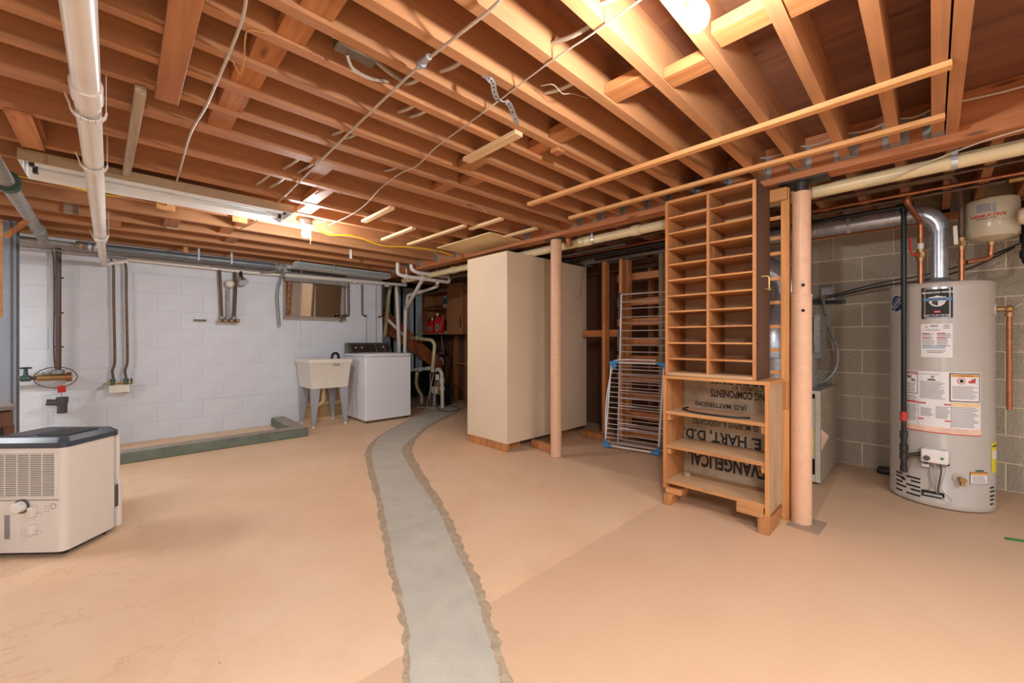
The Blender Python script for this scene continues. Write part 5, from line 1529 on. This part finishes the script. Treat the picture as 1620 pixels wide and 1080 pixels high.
t = thing('sump_pipe', 'cream pipe bending down behind the washing machine', 'pipe', (3.75, 5.4, .5))
MB().pipe([B(643, 534), B(660, 535), B(684, 538), B(688, 545), B(684, 588)], .030, 12).build('cream_pipe', PVCC, t)
MB().cyl(B(655, 534.6), B(661, 535), .038, n=12).build('coupling', PVC, t)
t = thing('sump_pump', 'sump pump plumbing with white pipes under the stairs', 'pump', (3.7, 5.3, 0))
gnd = lambda p, z: Vector((p.x, p.y, z))
MB().pipe([B(648, 586), B(664, 584), B(683, 582)], .028, 12).build('white_header', PVC, t)
MB().cyl(B(661, 584.5), B(666, 584), .04, n=12).cyl(B(675, 583), B(680, 582.5), .036, n=12).build('coupling', PVC, t)
MB().pipe([B(690, 586), B(694, 583), B(699, 590), B(699.5, 610), gnd(B(700, 630), .01)], .03, 12).build('white_riser', PVC, t)
MB().cyl(B(699, 598), B(699, 606), .042, n=14).cyl(B(699.5, 612), B(699.5, 617), .042, n=14).build('coupling', PVC, t)
MB().pipe([B(660, 588), B(658, 606), B(661, 616), B(667, 625), gnd(B(667, 632), .01)], .03, 12).build('tan_pipe', PVCC, t)
MB().cyl(B(657, 595), B(658, 608), .012, n=8).build('green_wire', GREENP, t)
MB().box(X_ + .12, X_ + .30, 5.66, 5.84, .0, .36).build('pump_body', DARKIN, t, bevel=.02)
MB().box(X_ + .02, X_ + .10, 5.66, 5.78, .20, .42).build('pump_float', M('tan_float', (170, 130, 80), .6), t, bevel=.01)
c_ = B(687, 617)
MB().box(c_.x - .02, c_.x + .03, c_.y - .06, c_.y + .06, c_.z - .05, c_.z + .06).build('white_box', SINKP, t, bevel=.004)
MB().cyl(gnd(c_, .01), gnd(c_, c_.z - .0505), .03, n=12).build('stand', GALVD, t)
MB().cyl(B(692, 592), B(692, 601), .035, n=12).build('check_valve', SINKP, t)
MB().cyl(B(681, 590), gnd(B(681, 612), .01), .014, n=10).build('conduit', GALVD, t)
sb = tag(MB().extr([aty(603, 482, 6.45), aty(700, 571, 6.45), aty(700, 592, 6.45), aty(603, 520, 6.45)], (0, .04, 0)).build('stair_stringer', ORANGEB, bevel=.002), 'orange brown stair stringer slanting down behind the pipes', 'stringer')
t = thing('wall_outlet', 'grey wall outlet with white plug on the stud below wall cabinet', 'outlet', (4.4, 5.8, .75))
c_ = atx(701, 555, 4.43)
MB().box(c_.x - .04, c_.x, c_.y - .05, c_.y + .05, c_.z - .06, c_.z + .06).build('box', GALVD, t, bevel=.003)
MB().box(c_.x - .05, c_.x - .0405, c_.y - .02, c_.y + .02, c_.z - .03, c_.z).build('plug', BLACKP, t, bevel=.003)
c2 = atx(699, 571, 4.43)
MB().hexa([(c2.x - .012, c2.y - .07, c2.z - .07), (c2.x - .004, c2.y - .07, c2.z - .07), (c2.x - .004, c2.y + .06, c2.z - .05), (c2.x - .012, c2.y + .06, c2.z - .05), (c2.x - .012, c2.y - .05, c2.z + .05), (c2.x - .004, c2.y - .05, c2.z + .05), (c2.x - .004, c2.y + .06, c2.z + .08), (c2.x - .012, c2.y + .06, c2.z + .08)]).build('paper_card', PAPER, t)
tag(MB().tube([atx(697, 525, 4.4), atx(700, 545, 4.35), atx(701, 553, 4.375)], .009, 7, 5).tube([atx(700, 556, 4.365), atx(693, 560, 4.2), atx(689, 575, 4.0), atx(686, 590, 3.7), atx(681, 615, 3.6), atz(676, 643, .008), atz(690, 645, .008), atz(660, 644, .008)], .008, 7, 6).build('cord', CABLEW), 'white cord from the stud outlet down to the floor', 'cord')
tag(MB().tube([atz(650, 642, .007), atz(672, 641, .007), atz(690, 641, .007), atz(695, 649, .007), atz(712, 650.5, .007), atz(726, 648, .007), atz(722, 644, .007), atz(714, 642.5, .007)], .007, 7, 6).build('cord', CABLEB), 'black cord coiled on the floor past the washing machine', 'cord')

# ================================================================== BIG PVC DRAIN AT LEFT
t = thing('ceiling_drain_pipe', 'thick white plastic drain pipe hung below the left joists', 'pipe', (-.1, 3.0, 1.95))
pa, pb = Vector((-.062, .2, 1.985)), Vector((-.115, 4.75, 1.93))
MB().cyl(pa, pb, .036, n=28).build('pipe', PVC, t)
L_ = lambda y_: pa + (pb - pa) * ((y_ - .2) / 4.55)
for y_ in (1.98, 4.62):
    MB().cyl(L_(y_), L_(y_ + .11), .042, n=28).build('coupling', PVC, t)
MB().pipe([pb, pb + Vector((-.002, .10, -.005)), Vector((-.118, 5.40, 1.895))], .028, 16).build('reducer_pipe', PVC, t)
MB().pipe([(-.118, 5.4005, 1.895), (-.118, 5.80, 1.885), (-.115, 5.87, 1.87), (-.05, 5.885, 1.90), (.06, 5.885, 1.93)], .022, 12).build('wall_branch', PVC, t)
for y_ in (2.18, 2.80, 4.55):
    c = L_(y_)
    pts = []
    for k in range(9):
        a = PI + PI * k / 8
        pts.append(c + Vector((math.cos(a) * .046, 0, math.sin(a) * .046)))
    pts.append(c + Vector((.046, 0, ZJ - c.z + .05)))
    pts.insert(0, c + Vector((-.056, 0, .03)))
    m = MB()
    for p, q in zip(pts, pts[1:]): m.bar(p, q, .026, .006, up=(0, 1, 0)) if abs((q - p).normalized().y) > .9 else m.hexa([p + Vector((0, -.013, 0)), q + Vector((0, -.013, 0)), q + Vector((0, .013, 0)), p + Vector((0, .013, 0))] + [v + ((p + q) / 2 - c).normalized() * .005 for v in (p + Vector((0, -.013, 0)), q + Vector((0, -.013, 0)), q + Vector((0, .013, 0)), p + Vector((0, .013, 0)))])
    m.build('pipe_hanger', PVC, t, smooth=0)

# grey galvanised pipe in the far left corner with green coupling
t = thing('vent_pipe', 'grey galvanised pipe with green coupling slanting to the left corner', 'pipe', (-.5, 4.5, 1.95))
q0, q1 = atz(-25, 235, 1.98), aty(62, 366, 5.35)
MB().cyl(q0, q1, .036, n=18).build('pipe', GALVD, t)
e_v = (q1 - q0).normalized()
qm = q0 + e_v * ((atz(17, 291, 1.99) - q0).length)
MB().cyl(qm - e_v * .05, qm + e_v * .05, .052, n=18).cyl(qm - e_v * .055, qm - e_v * .03, .060, n=18).build('green_coupling', GREENV, t)
MB().cyl(q1 - e_v * .12, q1 + e_v * .02, .046, n=18).build('end_coupling', GALVD, t)
MB().pipe([q1, q1 + e_v * .15, (q1.x + .0, 5.62, 2.0)], .036, 12).build('elbow', GALVD, t)
# steel post at the far left, board and brace
t = thing('steel_post', 'grey steel column at the left picture edge by white wall', 'post', (-.8, 5.3, 0))
xr = -.622
MB().box(xr - .16, xr, 5.30, 5.312, 0, 2.09).build('flange', STEELG, t, bevel=.002)
MB().box(xr - .086, xr - .074, 5.312, 5.44, 0, 2.09).build('web', STEELG, t)
MB().box(xr - .16, xr, 5.44, 5.452, 0, 2.09).build('flange', STEELG, t, bevel=.002)
MB().box(xr - .03, xr - .022, 5.292, 5.2995, 0, 2.09).build('dark_edge', CHAR, t)
tag(MB().box(-.64, -.565, 4.30, 4.322, 1.25, 1.905).build('hanging_board', PINE_Y), 'pale board hanging in front of the steel post', 'board')
tag(MB().bar(aty(8, 375, 4.7), aty(45, 348, 4.7), .03, .03).build('brace', STUD), 'thin slanting wooden brace beside the steel post', 'brace')
t = thing('side_table', 'weathered wooden bench top over dark wire grille at the left edge', 'bench', (-.7, 3.7, 0))
MB().hexa([(-.95, 3.50, .685), (-.44, 3.72, .695), (-.50, 4.0, .695), (-1.0, 3.95, .685), (-.95, 3.50, .71), (-.44, 3.72, .72), (-.50, 4.0, .72), (-1.0, 3.95, .71)]).build('top_board', GREYWX, t, bevel=.003)
MB().hexa([(-.94, 3.53, .60), (-.45, 3.735, .60), (-.51, 3.99, .60), (-.99, 3.94, .60), (-.94, 3.53, .6845), (-.45, 3.735, .6845), (-.51, 3.99, .6845), (-.99, 3.94, .6845)]).build('apron', BROWNP, t)
for k in range(9):
    MB().cyl((-.93 + k * .055, 3.525 + k * .0226, .36), (-.93 + k * .055, 3.525 + k * .0226, .5995), .005, n=6).build('grille_bar', BLACKI, t)
for x_, y_ in ((-.92, 3.56), (-.47, 3.76), (-.53, 3.96), (-.96, 3.90)):
    MB().box(x_ - .02, x_ + .02, y_ - .02, y_ + .02, 0, .5995).build('leg', BROWNP, t)

# ================================================================== DEHUMIDIFIER
DH = thing('dehumidifier', 'white portable dehumidifier with dark grey top on the floor', 'dehumidifier', (-.205, 3.05, 0), rot=math.atan2(.746, .665))
# local: x along the plain side (towards the wall), y along the grille side; grille faces -x... side faces -y
LX, LY, LZ = .315, .40, .605
def rrect(x0, x1, y0, y1, r, n=5):
    P = []
    for cx, cy, a0 in ((x1 - r, y1 - r, 0), (x0 + r, y1 - r, PI / 2), (x0 + r, y0 + r, PI), (x1 - r, y0 + r, 1.5 * PI)):
        for k in range(n + 1):
            a = a0 + PI / 2 * k / n
            P.append((cx + math.cos(a) * r, cy + math.sin(a) * r))
    return P
MB().prism(rrect(0, LX - .02, 0, LY, .035), .03, .555).build('body', WHITEG, DH)
MB().prism(rrect(LX - .0195, LX + .005, -.004, LY + .004, .008), .028, .30).build('water_bucket', WHITEG, DH)
MB().prism(rrect(LX - .0195, LX - .002, .002, LY - .002, .006), .3005, .555).build('front_panel', WHITEG, DH)
m = MB()
for r_, z_ in ((0, .5555), (0, .580), (.022, .602), (.03, .604)):
    pass
lo = rrect(-.003, LX - .002, -.003, LY + .003, .036); hi = rrect(.02, LX - .025, .02, LY - .02, .03)
A_ = [m.b.verts.new((x, y_, .5555)) for x, y_ in lo]; B_ = [m.b.verts.new((x, y_, .582)) for x, y_ in lo]; C_ = [m.b.verts.new((x, y_, .604)) for x, y_ in hi]
for P, Q in ((A_, B_), (B_, C_)):
    for k in range(len(P)):
        j = (k + 1) % len(P); m.b.faces.new((P[k], P[j], Q[j], Q[k]))
m.b.faces.new(A_[::-1]); m.b.faces.new(C_)
top = m.build('top_cover', DARKLID, DH)
MB().prism(rrect(.06, .24, .05, .20, .01), .6045, .607).build('control_panel', BLACKP, top)
MB().prism(rrect(.06, .24, .23, .36, .01), .6045, .606).build('vent_panel', CHAR, top)
m = MB()
# grille frame with slats
gx0 = -.0045
for (a, b, c, d) in ((.03, .045, .30, .54), (.355, .37, .30, .54), (.045, .355, .30, .312), (.045, .355, .528, .54)):
    m.box(gx0, .002, a, b, c, d)
gf = m.build('grille_frame', WHITEG, DH, bevel=.002)
MB().box(-.0007, -.0001, .045, .355, .312, .528).build('grille_back', CHAR, DH)
slat = MB().box(gx0 - .001, -.0012, .0455, .3545, 0, .0046).build('slat', WHITEG, DH)
sm = slat.data; slat.location.z = .314
for k in range(1, 24):
    o = bpy.data.objects.new('slat', sm); COL.objects.link(o); o.parent = DH; o.location = (0, 0, .314 + k * .00905)
for y_ in (.10, .16, .22, .28):
    MB().box(gx0 + .0005, -.0009, y_, y_ + .005, .3125, .5275).build('grille_post', WHITEG, DH)
MB().box(-.0012, .0, .022, .39, .292, .296).build('seam', INKG, DH)
MB().cyl((0, .20, .265), (-.035, .20, .265), .028, .024, n=20).build('hose_port', PORC, DH, bevel=.003)
MB().cyl((0.001, .20, .265), (-.006, .20, .265), .036, n=20).build('port_ring', CHAR, DH)
for z_ in (.125, .215):
    MB().box(-.028, 0, .128, .150, z_, z_ + .05).box(-.010, 0, .105, .128, z_, z_ + .014).build('cord_hook', WHITEG, DH, bevel=.004, seg=2)
m = MB()
for k in range(3):
    for j in range(2): m.cyl((.0005, .075 + j * .012, .235 + k * .014), (-.0008, .075 + j * .012, .235 + k * .014), .0028, n=6)
m.build('printed_marks', INKG, DH)
MB().lathe([(.014, 0), (.014, .0012), (.012, .0012), (.012, 0)], (-.0012, .05, .262), 20, axis='x', caps=False).build('printed_ring', INKG, DH)
MB().box(-.0015, .0, .26, .285, .10, .22).build('rating_label', INKG, DH)
MB().box(-.0015, .0005, .075, .22, .056, .060).box(-.0015, .0005, .216, .22, .06, .20).build('panel_seam', PORC, DH)
# handle notch on the plain side
MB().prism([(LX - .045, -.0015), (LX - .02, -.0015), (LX - .02, .001), (LX - .045, .001)], .145, .27).build('handle_recess', CHAR, DH)
MB().box(LX - .05, LX - .046, -.003, .001, .14, .275).build('handle_lip', WHITEG, DH)
for x_, y_ in ((.05, .05), (.05, LY - .05), (LX - .06, .05), (LX - .06, LY - .05)):
    MB().cyl((x_, y_ - .012, .015), (x_, y_ + .012, .015), .015, n=14).box(x_ - .012, x_ + .012, y_ - .016, y_ + .016, .018, .0295).build('caster', BLACKP, DH)
MB().box(.01, LX - .03, .01, LY - .01, .022, .0298).build('base_tray', BLACKP, DH)
tag(MB().tube([(-.42, 3.32, .03), (-.50, 3.30, .01), (-.60, 3.10, .008), (-.72, 2.9, .008), (-.85, 2.7, .008)], .006, 6, 6).build('power_cord', CABLEW), 'white cord trailing on floor from behind the dehumidifier', 'cord')

# ================================================================== WIRING ON THE CEILING
def cable(pts, r, mat, label, name='cable', sm=5, n=6):
    return tag(MB().tube(pts, r, n, sm).build(name, mat), label, 'cable')
zc = ZJ - .008
cable([atz(392, -20, zc), atz(380, 40, zc), atz(345, 125, zc), atz(325, 170, zc), atz(300, 215, zc), atz(280, 285, zc), atz(262, 330, zc), (.25, 3.95, ZJ - .03)], .0048, CABLEW, 'twisted white cable strung under the left joists to a yellow tab')
o = cable([atz(800, -10, zc), atz(770, 20, zc - .01), atz(675, 95, zc - .012), atz(620, 145, zc), atz(540, 222, zc), atz(440, 320, zc), atz(405, 350, zc), atz(380, 362, zc)], .0055, CABLEW, 'thick grey white cable with connector under the middle joists')
p_ = atz(672, 96, zc - .012); e2 = (atz(620, 145, zc) - p_).normalized()
MB().cyl(p_ - e2 * .03, p_ + e2 * .045, .011, n=10).cyl(p_ + e2 * .012, p_ + e2 * .028, .016, n=8).build('connector', GALV, o, shift=ORIG[o.name])
cable([atz(1020, -5, zc), atz(935, 55, zc), atz(870, 98, zc), atz(795, 155, zc), atz(755, 185, zc - .02), atz(690, 233, zc), atz(660, 262, zc - .02), atz(632, 275, zc), atz(600, 300, zc - .02), atz(580, 322, zc), atz(555, 340, zc - .02), atz(520, 356, zc)], .0032, CABLEW, 'thin pale cable looping from joist to joist beside the strap')
cable([atz(20, 276, zc - .01), atz(60, 284, zc - .015), atz(105, 293, zc - .012), atz(170, 308, zc - .01), (.126, 3.78, zc), (.5, 3.72, zc)], .007, YELLOW, 'yellow cable running beside the long tan fluorescent hood')
cable([(.95, 3.72, 2.09), (1.18, 3.70, 2.08), aty(520, 371, 3.72), aty(560, 373, 3.74), aty(605, 388, 3.78), aty(650, 391, 3.78), aty(690, 396, 3.78), aty(716, 404, 3.78)], .007, YELLOW, 'yellow cable running from the fluorescent hood towards the plywood offcut')
cable([aty(685, 395, 3.77), aty(694, 404, 3.80), aty(708, 407, 3.8), aty(720, 402, 3.8), aty(724, 397, 3.8)], .006, CABLEG, 'grey cable loop at the corner of the plywood offcut')
# short grey sheathed cables poking from joist to joist through bored holes
xs = [(.80, 1.0), (.88, 1.0)]
for k, (xh, ya_, yb_) in enumerate(((.84, 1.377, 1.545), (.92, 1.545, 1.749), (.98, 1.545, 1.749), (.78, 1.955, 2.168), (.84, 1.955, 2.168), (.72, 2.44, 2.80), (.80, 2.44, 2.80), (.66, 2.80, 3.21), (.74, 2.80, 3.21), (1.02, 3.21, 3.515), (1.10, .759, .978), (1.08, .557, .759), (1.30, .978, 1.185), (.90, 1.185, 1.377), (1.18, 2.168, 2.40))):
    MB().tube([(xh + .02, ya_ + .001, 2.14), (xh + .008, (ya_ + yb_ - T) / 2, 2.135), (xh, yb_ - T - .001, 2.15)], .0075, 7, 4).build('sheathed_cable', CABLEW, ceil)
# metal box on the joist
t = thing('electrical_box', 'dark metal electrical box with cables on a joist near top', 'electrical box', (.60, 1.42, 2.13))
MB().box(.525, .665, 1.379, 1.43, 2.095, 2.165).build('box', M('bronze_box', (122, 104, 84), .4, .6), t, bevel=.004)
MB().cyl((.635, 1.4305, 2.125), (.635, 1.434, 2.125), .014, n=12).build('knockout', DARKIN, t)
MB().cyl((.525, 1.40, 2.13), (.50, 1.40, 2.14), .014, n=10).build('connector', GALV, t)
MB().tube([(.50, 1.40, 2.14), (.45, 1.395, 2.17), (.42, 1.385, 2.2)], .007, 6, 4).build('cable', CABLEW, t)
MB().tube([(.57, 1.42, 2.095), (.60, 1.44, 2.07), (.68, 1.47, 2.085), (.76, 1.49, 2.12)], .006, 6, 4).build('cable', CABLEG, t)
MB().tube([(.665, 1.41, 2.12), (.72, 1.42, 2.11), (.80, 1.46, 2.13)], .008, 6, 4).build('cable', CABLEG, t)
# perforated hanger strap
sp = [Vector((.90, 1.14, 2.094)), Vector((.94, 1.118, 2.085)), Vector((.972, 1.13, 2.06)), Vector((1.0, 1.145, 2.035)), Vector((1.04, 1.14, 2.025)), Vector((1.075, 1.135, 2.028)), Vector((1.11, 1.155, 1.995)), Vector((1.15, 1.19, 1.95))]
sp = [atz(765, 121, 2.095), atz(774, 125, 2.08), atz(780, 132, 2.07), atz(782, 145, 2.06), atz(788, 158, 2.05), atz(798, 161, 2.05), atz(805, 164, 2.045), atz(811, 177, 2.035), atz(818, 196, 2.02)]
sq = spline(sp, 4)
m = MB(); W_ = .011
up = Vector((0, 0, 1))
rows_ = []
for i, p in enumerate(sq):
    d = (sq[min(i + 1, len(sq) - 1)] - sq[max(i - 1, 0)]).normalized()
    a = Vector((.35, -.35, -.1)) - d * Vector((.35, -.35, -.1)).dot(d); a.normalize()
    n_ = d.cross(a) * .0008
    rows_.append([m.b.verts.new(p + a * W_ + n_), m.b.verts.new(p - a * W_ + n_), m.b.verts.new(p - a * W_ - n_), m.b.verts.new(p + a * W_ - n_)])
for P, Q in zip(rows_, rows_[1:]):
    for k in range(4): m.b.faces.new((P[k], P[(k + 1) % 4], Q[(k + 1) % 4], Q[k]))
m.b.faces.new(rows_[0]); m.b.faces.new(rows_[-1][::-1])
st = tag(m.build('hanger_strap', GALV), 'loose perforated metal strap dangling from a middle joist', 'strap')
m = MB()
for i in range(2, len(sq) - 1, 2):
    d = (sq[i + 1] - sq[i - 1]).normalized(); a = Vector((.35, -.35, -.1)); a = (a - d * a.dot(d)).normalized(); n_ = d.cross(a)
    m.cyl(sq[i] - n_ * .0013, sq[i] + n_ * .0013, .0035, n=8)
hs = m.build('strap_holes', DARKIN, st, shift=ORIG[st.name]); hs['kind'] = 'stuff'
t = thing('wire_splice', 'small metal box with wires on the joist near plywood offcut', 'electrical box', (1.9, 2.4, 2.1))
c_ = atz(727, 331, 2.10)
MB().box(c_.x - .03, c_.x + .03, 2.36, 2.399, 2.10, 2.13).build('box', GALV, t, bevel=.004)
MB().tube([(c_.x + .03, 2.37, 2.11), (c_.x + .08, 2.34, 2.09), (c_.x + .12, 2.33, 2.06), (c_.x + .14, 2.36, 2.09)], .003, 6, 4).build('wire', PINKW, t)
cable([(1.16, 3.60, 2.11), (1.22, 3.55, 2.09), (1.26, 3.52, 2.12)], .005, CABLEW, 'short white cable beside the porcelain bulb holder')
cable([atz(520, 296, 2.12), (.95, 2.9, 2.09), (1.0, 2.82, 2.11), (1.08, 2.80, 2.10)], .006, CABLEW, 'short white cable loop over the row of poking cables')

# cable run through the joists just before the girder; twine round a left joist; stray wires
for a_, b_ in ((-.42, -.09), (.004, .109), (.153, .308), (.352, .514), (.558, .716)):
    MB().tube([(2.76, a_ + .001, 2.19), (2.765, (a_ + b_) / 2, 2.18), (2.76, b_ - .001, 2.19)], .0045, 6, 4).build('sheathed_cable', CABLEW, ceil)
cable([atz(430, 55, ZJ - .004), atz(395, 48, ZJ - .006), atz(388, 60, ZJ - .005), atz(386, 95, ZJ - .02), atz(380, 118, ZJ - .006), atz(368, 96, ZJ - .006)], .0022, M('tan_twine', (206, 150, 88), .8), 'tan twine tied around two joists beside the flat wood blocks', 'twine')
cable([atz(856, 136, 2.12), atz(875, 134, 2.11), atz(890, 148, 2.10), atz(905, 148, 2.12), atz(930, 155, 2.13)], .002, CABLEG, 'frayed thin wires sticking out between two middle joists', 'wire')
